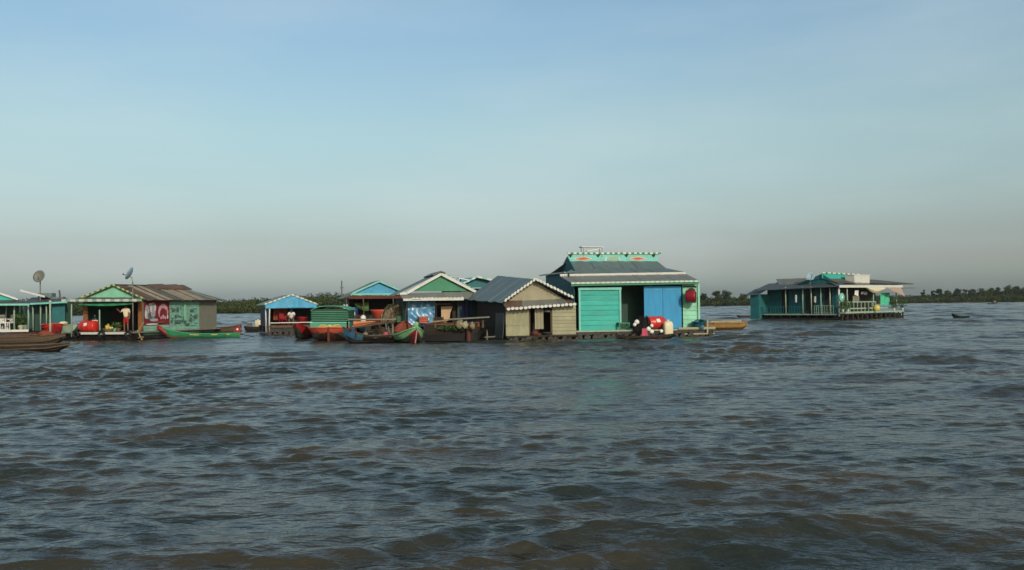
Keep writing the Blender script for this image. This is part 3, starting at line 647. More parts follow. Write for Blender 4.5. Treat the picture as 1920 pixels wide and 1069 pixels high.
m = MB(); scallop(m, E0+V((0, -.02, -.01)), E1+V((0, -.02, -.01)), 17, .08, (0, -.03, 0)); m.build('scalloped_trim', 'white_paint', e)
q = F.at(1005, 631, -.4); t = thing('clay_pot', 'dark red pot under the doorway of the cream hut', 'pot', F.w((q.x, -.22, .29)), F.yaw)
MB().lathe([(.02, 0), (.12, 0), (.2, .1), (.17, .2), (.12, .23), (.15, .26), (.1, .25), (.02, .2)], n=14).build('body', 'red_brown_wood', t, smooth=True); MB().lathe([(.13, .25), (.02, .3)], n=12).build('lid', 'dark_wood', t)
q = F.at(1027, 621, -.25); tag(MB().lathe([(.02, 0), (.2, 0), (.3, .13), (.32, .14), (.28, .13), (.18, .03), (.01, .02)], n=16).build('basin', 'metal_grey', smooth=True, loc=F.w((q.x, -.12, .31)), yaw=F.yaw), 'dull metal basin on the right of the hut threshold', 'basin')
# stakes beside the hut
q = on_water(913, 640); t = thing('mooring_stake', 'pale pointed stake with a crosspiece in the water left of the cream hut', 'stake', (q.x, q.y, 0))
MB().tube([(0, 0, -.5), (.02, 0, .35), (.0, 0, .62)], [.045, .045, .012], 7).build('stake', 'grey_plank', t); MB().beam((-.12, -.05, .22), (.45, -.05, .25), .06, .06).build('crosspiece', 'grey_plank', t)

# ------------------------------------------------------------------ the green-gabled house
F = Frame(757, 57.5, 12)
e = thing('floating_house', 'dark floating house with a green gable, white eaves and a blue tarpaulin', 'floating house', F.o, F.yaw)
WX = F.at(897, 600).x; WY = 5.2; ze = F.at(815, 561).z
raft(e, -.1, WX+.1, -.5, WY, .45, 'dark_wood', seed=6)
wallbox(e, 0, WX, .25, WY, .4, ze+.05, 'dark_green_paint')
MB().box((0.03, .25, .45), (F.at(764, 590, .25).x, .3, ze)).build('front_wall', 'dark_green_paint', e); q = F.at(858, 590, .25); MB().box((q.x, .25, .45), (WX-.03, .3, ze)).build('front_wall', 'dark_green_paint', e)
MB().box((F.at(815, 590, .2).x, 1.5, .45), (WX-.1, 1.55, ze)).build('partition', 'dark_interior', e)
MB().box((F.at(848, 575, .6).x, .6, .46), (F.at(862, 575, .6).x, .64, ze-.02)).build('inner_panel', 'dark_wood', e)
m = MB(); a, b = F.at(862, 566, .2), F.at(884, 606, .2); m.sheet(lambda u, v: (a.x+(b.x-a.x)*u, .17+.03*math.sin(u*16), a.z+(b.z-a.z)*v), 20, 3, (0, .012, 0)); m.build('curtain', 'navy_paint', e)
a, b = F.at(827, 575, .4), F.at(848, 599, .4); m = MB(); m.prism([(a.x, .4, a.z), (b.x+.05, .4, a.z+.02), (b.x-.12, .4, (a.z+b.z)/2), (b.x-.16, .4, b.z), (a.x+.01, .4, b.z)], (0, .04, 0)); m.build('board', 'cardboard', e)
def crumple(name, F, a, b, y, m, e, amp=.05, seed=1, sag=.1):
    rg = random.Random(seed); ph = [(rg.choice((-1, 1))*rg.uniform(3, 22), rg.uniform(3, 22), rg.uniform(0, 6)) for _ in range(18)]
    f = lambda u, v: sum(math.sin(p*u+q*v+r) for p, q, r in ph)/14
    mb = MB(); mb.sheet(lambda u, v: (a.x+(b.x-a.x)*u+(.06*(v-.2)*(1-2*u)), y+amp*2.4*f(u, v)-sag*v*v, a.z+(b.z-a.z)*v+.05*f(v*1.3, u)), 46, 40, (0, .012, 0))
    return mb.build(name, m, e, smooth=True)
crumple('tarpaulin', F, F.at(762, 565, .1), F.at(816, 612, .1), .1, 'blue_tarp', e, .06, 4)
ap = F.at(827, 512, -.25); L0, R0 = F.at(748, 551, -.25), F.at(895, 548, -.25); yb = 4.6
m = MB(); slope(m, V((L0.x-.35, -.3, L0.z-.12)), V((L0.x-.35, yb, L0.z-.12)), V((ap.x, yb, ap.z+.02)), V((ap.x, -.3, ap.z+.02)), 7); slope(m, V((R0.x+.1, yb, R0.z)), V((R0.x+.1, -.3, R0.z)), V((ap.x, -.3, ap.z+.02)), V((ap.x, yb, ap.z+.02)), 7); m.build('roof', 'roof_dark', e)
m = MB(); m.prism([(ap.x-.5, -.3, ap.z-.10), (ap.x, -.3, ap.z+.13), (ap.x+.28, -.3, ap.z+.02), (ap.x+.25, -.3, ap.z-.04), (ap.x, -.3, ap.z+.06), (ap.x-.46, -.3, ap.z-.16)], (0, yb, 0)); m.build('ridge_cap', 'roof_dark', e)
gl, gr = F.at(768, 546, -.1), F.at(880, 546, -.1); MB().prism([(gl.x, -.1, gl.z), (gr.x, -.1, gr.z), (ap.x, -.1, ap.z-.12)], (0, .05, 0)).build('gable', 'green_paint', e)
m = MB(); A = V((ap.x, -.3, ap.z-.06)); m.beam(V((L0.x+.05, -.3, L0.z)), V((L0.x+.5, -.3, L0.z+.02)), .04, .13); m.beam(V((L0.x+.45, -.3, L0.z+.03)), A, .04, .15); m.beam(A, V((R0.x-.1, -.3, R0.z+.03)), .04, .16)
m.build('verge_trim', 'white_paint', e)
m = MB(); dashes(m, A+V((.3, -.03, .0)), V((R0.x-.1, -.335, R0.z+.12)), .05, .02, 8, (0, 1), .5); m.build('verge_edge', ['mint_paint', 'roof_grey'], e)
E0, E1 = F.at(756, 561.5, -.75), F.at(898, 560.0, -.75); U0, U1 = F.at(748, 551, -.12), F.at(898, 546.5, -.12)
m = MB(); slope(m, E0, E1, U1, U0, 9); m.build('porch_roof', 'roof_grey_light', e)
m = MB(); m.beam(E0+V((0, -.02, -.02)), E1+V((-.9, -.02, -.02)), .03, .13); scallop(m, E0+V((.5, -.02, .05)), E1+V((-.9, -.02, .05)), 14, .05, (0, -.02, 0)); m.build('eave_trim', 'white_paint', e)
posts(e, [(F.at(764, 590, -.4).x, -.4), (F.at(818, 590, -.4).x, -.4)], .45, ze, .07, 'dark_wood')

# ------------------------------------------------------------------ roof of a house hidden behind it
F = Frame(893, 72, 15)
e = thing('floating_house', 'pale roofed house mostly hidden behind the green gable and the cream hut', 'floating house', F.o, F.yaw)
WX = 3.4
raft(e, -1.8, WX, 0, 5, .4, 'dark_wood', seed=9); wallbox(e, -1.6, WX, .1, 5, .4, 3.2, 'dark_green_paint')
a = F.at(868, 532); ap = F.at(893, 519.5); b = F.at(925, 528)
MB().prism([(-1.6, .1, 3.2), (WX, .1, 3.2), (ap.x, .1, ap.z-.06)], (0, .05, 0)).build('gable', 'teal_paint_or_shade', e)
m = MB(); slope(m, V((-1.9, -.3, 3.1)), V((-1.9, 5, 3.1)), V((ap.x, 5, ap.z)), V((ap.x, -.3, ap.z)), 6); slope(m, V((WX+.3, 5, 3.1)), V((WX+.3, -.3, 3.1)), V((ap.x, -.3, ap.z)), V((ap.x, 5, ap.z)), 6); m.build('roof', 'sky_blue_paint', e)
m = MB(); dashes(m, V((-1.9, -.34, 3.12)), V((ap.x, -.34, ap.z+.02)), .14, .04, 5, (0, 1)); dashes(m, V((ap.x, -.34, ap.z+.02)), V((WX+.3, -.34, 3.12)), .14, .04, 5, (0, 1)); m.build('verge_trim', ['white_paint', 'pale_turquoise'], e)
q = F.at(876, 523, -1.2); t = thing('roof_sheet', 'loose white sheet propped up behind the green gable', 'sheet', F.w((q.x, -.2, q.z-.1)), F.yaw)
MB().prism([(-.4, 0, .14), (.36, 0, .02), (.36, .8, .06), (-.4, .8, .18)], (0, 0, .06)).build('sheet', 'white_plastic', t)
MB().beam((-.2, .4, -.45), (-.2, .4, .15), .06, .06).build('prop', 'dark_wood', t)

# ------------------------------------------------------------------ the blue-gabled house with barrels
F = Frame(655, 64, 14)
e = thing('floating_house', 'open floating house with a blue gable and cyan trim left of the green gable', 'floating house', F.o, F.yaw)
WX = F.at(762, 600).x; WY = 5.5; zb = F.at(700, 558).z
raft(e, -.1, WX, -.3, WY, 1.05, 'old_wood', seed=11)
wallbox(e, .1, WX, 1.2, WY, 1.0, zb, 'dark_green_paint'); MB().box((.1, 2.2, .5), (WX, 2.25, zb)).build('partition', 'dark_interior', e)
ap = F.at(711, 526, -.1); L0 = F.at(652, 555, -.1); R0 = F.at(762, 553, -.1)
m = MB(); slope(m, V((L0.x-.4, -.2, L0.z-.16)), V((L0.x-.4, WY, L0.z-.16)), V((ap.x, WY, ap.z)), V((ap.x, -.2, ap.z)), 7); slope(m, V((R0.x, WY, R0.z)), V((R0.x, -.2, R0.z)), V((ap.x, -.2, ap.z)), V((ap.x, WY, ap.z)), 7); m.build('roof', 'roof_dark', e)
gl, gr = F.at(662, 552), F.at(758, 551); MB().prism([(gl.x, 0, gl.z), (gr.x, 0, gr.z), (ap.x, 0, ap.z-.09)], (0, .05, 0)).build('gable', 'sky_blue_paint', e)
m = MB(); m.beam(V((gl.x-.1, -.2, gl.z+.05)), V((ap.x, -.2, ap.z-.06)), .04, .1); m.beam(V((ap.x, -.2, ap.z-.06)), V((gr.x+.1, -.2, gr.z+.05)), .04, .1); m.beam(V((gl.x-.2, -.16, gl.z)), V((gr.x, -.16, gr.z)), .05, .1); m.build('verge_trim', 'pale_turquoise', e)
MB().beam(V((gl.x-.3, -.1, zb+.02)), V((WX, -.1, zb+.02)), .08, .2).build('beam', 'red_brown_wood', e)
posts(e, [(F.at(650, 590, -.1).x, -.1), (F.at(682, 590, -.1).x, -.1), (F.at(738, 590, -.1).x, -.1)], 1.0, zb, .09, 'old_wood')
for px in (645.5, 650.5): q = F.at(px, 577, -.15); MB().box((q.x-.05, -.2, F.at(px, 584, -.15).z), (q.x+.05, -.12, F.at(px, 571, -.15).z)).build('post_board', 'white_paint', e)
q = F.at(641, 558, 2.5); t = thing('antenna_pole', 'bare thin mast standing left of the blue gabled house', 'mast', F.w((q.x, 2.5, 0)), 0)
MB().tube([(0, 0, -.3), (0, 0, F.at(641, 526.5, 2.5).z)], .05, 6).build('mast', 'metal_grey', t); MB().tube([(-.12, 0, 3.2), (.12, 0, 3.2)], .03, 6).build('bracket', 'metal_grey', t)
q = F.at(663, 596, -.1); drum('plastic_drum', 'upright dark blue drum with a white label in the blue gabled house', F.w((q.x, .1, 1.05)), .84, .31, 'blue_plastic', F.yaw, axis=(0, 0, 1))
for o in [o for o in bpy.data.objects if o.parent and o.parent.get('label', '').startswith('upright dark blue drum')]: o.location.z = .11
m = MB(); a = F.at(665, 566, .4); b = F.at(692, 583, .4); m.sheet(lambda u, v: (a.x+(b.x-a.x)*u, .4+.25*math.sin(v*3.14), a.z-.05*math.sin(u*3.14)*3+(b.z-a.z)*v*(.3+.7*u)), 12, 8, (0, .02, .01)); tag(m.build('hammock', 'plant_green', loc=F.o, yaw=F.yaw), 'olive green cloth slung under the eave of the blue gabled house', 'hammock')

# ------------------------------------------------------------------ the small house with the blue cloth gable
F = Frame(504, 69.5, 24)
e = thing('floating_house', 'small floating shop with a bright blue gable front standing apart over open water', 'floating house', F.o, F.yaw)
WX = F.at(588, 600).x; WY = 3.4; zdk = F.at(540, 610).z; ze = F.at(540, 577).z
raft(e, -.15, WX+.1, -.25, WY, zdk, 'old_wood', seed=13)
m = MB(); planks(m, (0, WY), (0, .05), .1, ze, 8); m.build('side_wall', 'navy_paint', e)
m = MB(); m.box((WX-.05, .05, zdk), (WX, WY, ze)); m.box((0, WY-.05, zdk), (WX, WY, ze)); m.build('wall', 'dark_green_paint', e)
MB().box((.05, 1.7, zdk), (WX-.06, 1.75, ze)).build('partition', 'dark_interior', e)
a, b = F.at(512, 578, 1.0), F.at(540, 600, 1.0); m = MB(); m.sheet(lambda u, v: (a.x+(b.x-a.x)*u, 1.0+.05*math.sin(u*20), a.z+(b.z-a.z)*v), 26, 3, (0, .012, 0)); m.build('curtain', 'rust_cloth', e)
ap = F.at(547, 553, -.15); L0, R0 = F.at(496, 571.5, -.15), F.at(596, 571.5, -.15)
m = MB(); slope(m, V((L0.x-.05, -.1, L0.z-.03)), V((L0.x-.05, WY+.2, L0.z-.03)), V((ap.x, WY+.2, ap.z)), V((ap.x, -.1, ap.z)), 5); slope(m, V((R0.x+.2, WY+.6, R0.z-.1)), V((R0.x+.2, -.1, R0.z-.1)), V((ap.x, -.1, ap.z)), V((ap.x+.2, WY+.6, ap.z)), 5); m.build('roof', 'roof_grey', e)
m = MB(); zg = L0.z
def gabf(u, v):
    x = L0.x+.05+(R0.x-L0.x-.1)*u; top = zg+(ap.z-zg)*(1-abs((x-ap.x)/((L0.x if x < ap.x else R0.x)-ap.x)))-.03; bot = ze-.04
    return (x, -.12-.10*v*v+.02*math.sin(u*17+v*3), top+(bot-top)*v)
m.sheet(gabf, 24, 8, (0, .02, 0)); m.build('gable_cloth', 'sky_blue_paint', e, smooth=True)
m = MB(); dashes(m, V((L0.x, -.17, L0.z+.03)), V((ap.x, -.17, ap.z+.02)), .10, .04, 6, (0, 1), .5); dashes(m, V((ap.x, -.17, ap.z+.02)), V((R0.x, -.17, R0.z+.03)), .10, .04, 6, (0, 1), .6); m.build('verge_trim', ['white_paint', 'pale_green_post'], e)
posts(e, [(F.at(505, 590, -.15).x, -.15), (F.at(500, 590, .0).x-.02, .15)], .15, ze, .10, 'white_paint')
posts(e, [(WX, -.12)], .15, ze, .08, 'old_wood')
z = F.at(545, 605, -.15).z; MB().beam((F.at(507, 605, -.15).x, -.15, z), (WX, -.15, z), .05, .06).build('railing', 'white_paint', e)
m = MB(); m.box((F.at(508, 610, -.2).x, -.29, zdk-.16), (WX, -.255, zdk-.005)); m.build('deck_edge', 'old_wood', e)
FG = F; ZG = zdk
def stool(label, F, px, py, y, m, s=1.0):
    q = F.at(px, py, y); t = thing('plastic_chair', label, 'chair', F.w((q.x, y, q.z)), F.yaw+.3)
    MB().box((-.2*s, -.2*s, .36), (.2*s, .2*s, .40)).build('seat', m, t); MB().prism([(-.2*s, .19*s, .40), (.2*s, .19*s, .40), (.17*s, .26*s, .78), (-.17*s, .26*s, .78)], (0, .03, 0)).build('backrest', m, t)
    for x in (-.17, .17):
        for y2 in (-.17, .17): MB().beam((x*s, y2*s, .36), (x*s*1.15, y2*s*1.15, 0), .05, .05).build('leg', m, t)
stool('red plastic chair left of the seated person in the blue gabled shop', F, 531, 608, .35, 'crimson_plastic'); 
q = F.at(566, 608, .4); tag(MB().lathe([(.02, 0), (.26, 0), (.36, .5), (.40, .54), (.40, .58), (.34, .56), (.25, .06), (.02, .04)], n=18).build('tub', 'crimson_plastic', smooth=True, loc=F.w((q.x, .35, zdk)), yaw=0), 'red tub right of the seated person in the blue gabled shop', 'tub')

# ------------------------------------------------------------------ the left house with the mural
F = Frame(266, 62.5, -16)
e = thing('floating_house', 'green gabled floating house with a painted mural wall and brown striped roof', 'floating house', F.o, F.yaw)
W0 = F.at(143, 600).x; WL = 8.4; zdk = F.at(200, 622).z; ze = F.at(200, 568).z; zS = 2.3
raft(e, W0-.1, .35, -1.0, WL, zdk, 'grey_plank', seed=15)
MB().box((F.at(152, 620, -1.05).x, -1.09, zdk-.14), (F.at(243, 620, -1.05).x, -1.03, zdk+.0)).build('deck_edge', 'white_paint', e)
# mural wall: four painted fields side by side, on the right side wall
Y = lambda px: F.side(px, 590, 0).y
ys = [.0, Y(269.5), Y(318), Y(373), WL]
zt = lambda px, py: F.side(px, py, .03).z
wl = MB(); wl.box((-.06, .02, .15), (-.005, WL, 2.55)); wl.build('side_wall', 'grey_wall', e)
mu = MB(); planks(mu, (0, ys[1]), (0, ys[2]), .2, .85, 4, .03); planks(mu, (0, ys[2]), (0, ys[3]), .2, 2.42, 12, .03); mu.build('boarded_wall', 'mural_mint', e)
pm = MB(); X = .004
def blob(px, py, w, h, k, x, n=10, f0=0, f1=2*math.pi):
    q = F.side(px, py, x); s = q-F.side(px+1, py, x); dy = abs(s.y); dz = abs(F.side(px, py+1, x).z-q.z)
    pm.prism([(x, q.y+math.cos(f0+(f1-f0)*j/(n-1 if f1-f0 < 6 else n))*w*dy, q.z+math.sin(f0+(f1-f0)*j/(n-1 if f1-f0 < 6 else n))*h*dz) for j in range(n)], (.006, 0, 0), k)
a, b = F.side(270, 565, X), F.side(317.5, 608, X); pm.box((X, ys[1], b.z), (X+.01, ys[2]-.02, 2.42), 0)
q = .02
for px, py, w, h, k in ((293, 567, 20, 3, 0), (276, 585, 4.5, 14, 2), (287, 582, 5, 15, 2), (281, 572, 3, 4, 1), (273.5, 590, 2, 8, 5), (283, 577, 2.0, 9, 5), (291, 577, 1.5, 7, 5), (283, 597, 5, 4, 4), (279, 591, 1.8, 4, 4), (289, 600, 8, 3, 2), (306, 585, 9.5, 16, 1), (306, 592, 7, 15, 0), (306, 594, 2.2, 4, 1), (302, 596, 1.6, 3, 1), (310, 596, 1.6, 3, 1), (314, 594, 1.5, 4, 5), (312, 588, 1.3, 8, 3), (300, 604, 10, 2, 3), (285, 608, 12, 1.6, 5)):
    blob(px, py, w, h, k, q); q += .0035
q = .04
rg = random.Random(12)
extra = tuple((rg.uniform(321, 370), rg.uniform(576, 611), rg.uniform(.9, 2.4), rg.uniform(.8, 2.2), rg.choice((4, 4, 6, 6, 8))) for _ in range(46))
for px, py, w, h, k in extra+((326, 581, 4, 4, 4), (333, 580, 3, 6, 4), (324, 594, 3.5, 3, 6), (330, 593, 3.0, 4, 4), (337, 588, 3, 6, 6), (322, 602, 2.5, 3, 4), (334, 603, 8, 4, 4), (345, 601, 6, 3, 4), (347, 585, 2.8, 17, 7), (360, 582, 4.5, 3.5, 4), (366, 577, 4, 2, 6), (362, 590, 3, 3, 6), (366, 594, 3.5, 4, 4), (358, 599, 4, 4, 4), (368, 603, 2.5, 4, 6), (362, 608, 3, 3, 6), (352, 608, 5, 3, 4)):
    blob(px, py, w*(.8 if k != 7 else 1), h*(.8 if k != 7 else 1), k, q); q += .0012
pm.build('mural', ['mural_red', 'mural_pink', 'mural_grey', 'rust_cloth', 'mural_dark', 'white_paint', 'pale_turquoise', 'mint_paint', 'grey_wall'], e)
# orange brown corner jambs
m = MB(); m.box((-.30, .0, zdk), (.0, .06, 2.42)); m.build('jamb', 'orange_wood', e); xa = F.at(156, 590).x; MB().box((xa-.02, .0, zdk), (xa+.32, .06, 2.42)).build('jamb', 'orange_wood', e)
m = MB(); m.box((xa, .06, zdk), (xa+.05, WL, 2.42)); m.box((xa, WL-.05, zdk), (-.07, WL, 2.42)); m.build('wall', 'dark_green_paint', e)
MB().box((xa+.06, 2.6, zdk), (-.08, 2.65, 2.4)).build('partition', 'dark_interior', e)
# porch awning and fascia
f0, f1 = F.at(116, 563.5, -1.1), F.at(266, 563.0, -1.1); g0, g1 = F.at(152, 558, -.0), F.at(264, 558, -.0)
m = MB(); slope(m, f0, f1, g1, g0, 8); m.build('porch_roof', 'roof_tan', e)
m = MB(); dashes(m, f0+V((0, -.03, 0)), f1+V((0, -.03, 0)), .15, .04, 9, (0, 1), .55); m.build('eave_trim', ['white_paint', 'pale_green_post'], e)
m = MB(); a = F.at(146, 568, -.95); b = F.at(250, 568, -.95); m.sheet(lambda u, v: (a.x+(b.x-a.x)*u, -.95+.03*math.sin(u*30), 2.3-(.05+.10*math.sin(u*3.14))*v), 30, 3, (0, .015, 0)); m.build('valance', 'boat_green', e)
ap = F.at(212, 534, -.1); L0, R0 = F.at(150, 559.5, -.1), F.at(266, 559.5, -.1)
MB().prism([(L0.x+.1, 0, L0.z-.02), (R0.x-.1, 0, L0.z-.02), (ap.x, 0, ap.z-.1)], (0, .05, 0)).build('gable', 'mint_paint', e)
m = MB(); dashes(m, V((L0.x-.3, -.13, L0.z-.06)), V((ap.x, -.13, ap.z)), .10, .04, 7, (0, 1), .5); dashes(m, V((ap.x, -.13, ap.z)), V((R0.x+.25, -.13, R0.z-.06)), .10, .04, 7, (0, 1), .5); m.build('verge_trim', ['yellow_paint', 'green_paint'], e)
m = MB(); m.beam(V((L0.x, -.10, L0.z-.09)), V((ap.x, -.10, ap.z-.07)), .04, .07); m.beam(V((ap.x, -.10, ap.z-.07)), V((R0.x, -.10, R0.z-.09)), .04, .07); m.build('verge_board', 'dark_green_paint', e)
# main roof: two long slopes and a hip at the far end; the near slope of many old sheets
rg = random.Random(4); yr = 6.3; xr = R0.x+.45; zr_ = L0.z-.18; m = MB()
slope(m, V((xr, -.1, zr_)), V((xr, yr+.1, zr_)), V((ap.x, yr, ap.z)), V((ap.x, -.1, ap.z)), 15, mats=(0, 4, 0, 4, 1, 4), rg=rg, lift=.03)
slope(m, V((xr, yr, zr_)), V((xr, WL+.5, zr_)), V((ap.x+.05, yr, ap.z)), V((ap.x, yr-.02, ap.z)), 7, mats=(0, 4, 2, 3), rg=rg, lift=.03)
slope(m, V((xr, WL+.5, zr_)), V((2*ap.x-xr, WL+.5, zr_)), V((ap.x-.02, yr, ap.z)), V((ap.x+.02, yr, ap.z)), 8, mats=(2, 3), rg=rg)
slope(m, V((2*ap.x-xr, WL+.5, zr_)), V((2*ap.x-xr, -.1, zr_)), V((ap.x, -.1, ap.z)), V((ap.x, yr, ap.z)), 12, mats=(2, 3), rg=rg); m.build('roof', ['roof_rust', 'roof_tan', 'roof_grey', 'roof_dark', 'roof_straw'], e)
m = MB(); m.beam((ap.x, -.1, ap.z+.02), (ap.x, yr, ap.z+.03), .3, .04); m.build('ridge_cap', 'roof_dark', e)
m = MB()
for k in range(5): y = 3.2+k*.8; m.prism([(ap.x+.1, y, ap.z+.02), (ap.x+.8, y, ap.z-.28), (ap.x+.8, y+.9, ap.z-.26), (ap.x+.1, y+.9, ap.z+.05)], (0, 0, .06+.03*(k % 2)))
m.build('loose_sheet', 'roof_rust', e)
for px, y0 in ((134, -1.0), (187, -1.02)):
    q = F.at(px, 600, y0); z1 = 2.3 if px < 150 else F.at(px, 581, y0).z; posts(e, [(q.x, y0)], zdk-.3, z1, .09, 'pale_green_post')
q = F.at(248, 600, -1.02); zt_ = F.at(248, 529, -1.02).z
t = thing('satellite_dish', 'pale blue dish tilted on a tall pole before the mural house', 'satellite dish', F.w((q.x, -.96, 0)), F.yaw)
MB().tube([(0, 0, .40), (0, 0, zt_)], .042, 8).build('pole', 'dish_grey', t, smooth=True)
MB().tube([(0, 0, zt_), (-.1, 0, zt_+.35)], .03, 6).build('mount', 'metal_grey', t)
MB().lathe([(.02, .0), (.15, .015), (.30, .06), (.42, .12), (.42, .135), (.30, .075), (.15, .03), (.02, .015)], (-.12, 0, zt_+.5), (-.80, -.25, .42), 20).build('reflector', 'dish_blue', t, smooth=True)
m = MB(); m.tube([(-.1, -.02, zt_+.28), (-.56, -.16, zt_+.50)], .02, 5); m.ball((-.56, -.16, zt_+.5), .06, 8); m.build('feed_arm', 'metal_grey', t)
# things on its porch
q = F.at(166, 622, -.6); drum('plastic_drum', 'red drum with white labels lying on the porch of the mural house', F.w((q.x-.0, -.55, zdk)), 1.10, .36, 'red_plastic', F.yaw)
q = F.at(174, 602, -.1); t = thing('cooking_pot', 'cream pot with a dark lid behind the red drum of the mural house', 'pot', F.w((q.x, .1, zdk+.55)), 0); 
MB().box((-.3, -.25, -.55), (.3, .3, -.004)).build('stand', 'dark_wood', t); MB().lathe([(.02, 0), (.16, 0), (.21, .1), (.19, .22), (.02, .22)], n=14).build('body', 'cream_plastic', t, smooth=True); MB().lathe([(.22, .22), (.2, .3), (.08, .36), (.05, .45), (.12, .52), (.02, .55)], n=14).build('lid', 'panel_dark', t, smooth=True)
q = F.at(203, 621, -.6); t = thing('produce_basket', 'heap of yellow fruit in a low basket at the porch edge', 'fruit basket', F.w((q.x, -.6, zdk)), 0)
MB().lathe([(.02, 0), (.25, 0), (.36, .2), (.38, .22), (.33, .2), (.02, .05)], n=16).build('basket', 'bamboo', t, smooth=True); rg = random.Random(3)
for k in range(12): a = k*2.4; MB().ball((math.cos(a)*.22*(k % 3)/2, math.sin(a)*.22*(k % 3)/2, .24+.10*(2-k % 3)), .095, 8).build('fruit', 'fruit_yellow', t, smooth=True)
def plant(label, loc, r, h, n, pot, seed, group=None):
    t = thing('potted_plant', label, 'plant', loc, 0, group); rg = random.Random(seed)
    MB().lathe([(.02, 0), (.11, 0), (.15, .2), (.16, .22), (.12, .21), (.02, .18)], n=12).build('pot', pot, t, smooth=True); mb = MB(); leaves(mb, (0, 0, .2+h/2), (r, r, h/2), n, .11, rg, 0, .1)
    for k in range(5): a = rg.uniform(0, 6.28); mb.tube([(0, 0, .2), (math.cos(a)*r*.5, math.sin(a)*r*.5, .2+h*.7)], .012, 4)
    mb.build('foliage', 'plant_green', t, fix=False)
q = F.at(213, 621, -.4); plant('leafy plant in a pale pot right of the yellow fruit', F.w((q.x, -.35, zdk)), .26, .45, 70, 'pale_turquoise', 5)
q = F.at(221, 621, -.3); plant('small plant in a brown pot beside the standing person', F.w((q.x, -.25, zdk)), .2, .4, 50, 'orange_wood', 6)
# crossed yellow poles by the corner
q = F.at(258, 628, -.9); t = thing('trestle', 'crossed yellow bamboo poles by the corner of the mural house', 'trestle', F.w((q.x, -.8, .1)), F.yaw)
for a, b in (((-.30, 0, .05), (.30, .1, 1.02)), ((.28, .04, -.2), (-.12, .02, .5)), ((-.22, .08, .02), (.36, -.02, .08))): MB().tube([a, b], .045, 6).build('pole', 'bamboo', t)
FL = F; ZL = zdk

# ------------------------------------------------------------------ far left: turquoise house cut by the frame, and the house behind
F = Frame(0, 57, 24)
e = thing('floating_house', 'turquoise gabled house cut off by the left edge, with white posts', 'floating house', F.o, F.yaw)
xr = F.at(54, 600).x; xl = -4.2; zdk = F.at(30, 619).z; ze = F.at(30, 571).z
raft(e, xl, xr, -.3, 5, zdk, 'dark_wood', seed=21)
MB().box((xl, -.36, zdk-.10), (xr, -.305, zdk+.03)).build('deck_edge', 'white_paint', e)
m = MB(); m.box((xl, 1.8, zdk), (xr-.3, 1.85, ze)); m.box((xr-.35, 1.86, zdk), (xr-.3, 5, ze)); m.build('wall', 'dark_green_paint', e)
a0 = F.at(30, 561, -.4); xm = -1.3; za = a0.z+(a0.x-xm)*.40
MB().prism([(2*xm-a0.x, -.2, a0.z-.05), (a0.x, -.2, a0.z-.05), (xm, -.2, za-.06)], (0, .05, 0)).build('gable', 'turquoise_paint', e)
m = MB(); slope(m, V((a0.x+.2, -.3, a0.z-.06)), V((a0.x+.2, 5, a0.z-.06)), V((xm, 5, za)), V((xm, -.3, za)), 7); slope(m, V((2*xm-a0.x-.2, 5, a0.z-.06)), V((2*xm-a0.x-.2, -.3, a0.z-.06)), V((xm, -.3, za)), V((xm, 5, za)), 7); m.build('roof', 'roof_grey', e)
m = MB(); m.beam(V((xm, -.34, za)), V((a0.x+.1, -.34, a0.z-.02)), .05, .10); m.beam(V((2*xm-a0.x, -.34, a0.z)), V((xm, -.34, za)), .05, .10); m.build('verge_trim', 'white_paint', e)
E0, E1 = V((xl, -.9, ze+.03)), F.at(55, 571, -.9); U0, U1 = V((xl, -.2, a0.z-.06)), V((a0.x+.2, -.2, a0.z-.06))
m = MB(); slope(m, E0, E1, U1, U0, 9); m.build('porch_roof', 'roof_dark', e); MB().beam(E0+V((0, -.02, 0)), E1+V((0, -.02, 0)), .03, .11).build('eave_trim', 'pale_turquoise', e)
posts(e, [(F.at(px, 590, -.3).x, -.3) for px in (-40, -8, 26.5, 53)], zdk, ze+.02, .10, 'pale_green_post'); posts(e, [(F.at(11, 590, .8).x, .8), (F.at(37, 590, .8).x, .8)], zdk, ze+.02, .08, 'pale_green_post')
railing(e, [(xl, -.25), (F.at(18, 600, -.25).x, -.25)], zdk, zdk+.45, 20, 'white_paint')
GC = 'white plastic chairs on the left porch'
def chair(label, F, px, z, y, yaw):
    q = F.at(px, 600, y); t = thing('plastic_chair', label, 'chair', F.w((q.x, y, z)), yaw, GC)
    MB().box((-.24, -.22, .40), (.24, .22, .44)).build('seat', 'white_plastic', t); m = MB()
    for k in range(5): x = -.2+.1*k; m.prism([(x-.03, .2, .44), (x+.03, .2, .44), (x*.9+.03, .3, .84), (x*.9-.03, .3, .84)], (0, .025, 0))
    m.box((-.23, .29, .82), (.23, .325, .90)); m.build('backrest', 'white_plastic', t)
    for x in (-.22, .22):
        MB().beam((x, -.2, .62), (x, .24, .66), .05, .04).build('armrest', 'white_plastic', t)
        for y2 in (-.2, .2): MB().beam((x, y2, .40), (x*1.15, y2*1.2, 0), .045, .045).build('leg', 'white_plastic', t)
chair('white plastic chair nearest the left edge of the photo', F, 3, zdk, .5, .4); chair('white plastic chair right of another on the far left porch', F, 16, zdk, .6, -.5)
GP = 'pots along the far left porch'
q = F.at(38, 618, -.1); plant('tall bushy plant in a pot on the far left porch', F.w((q.x, .2, zdk)), .38, .8, 150, 'white_plastic', 9)
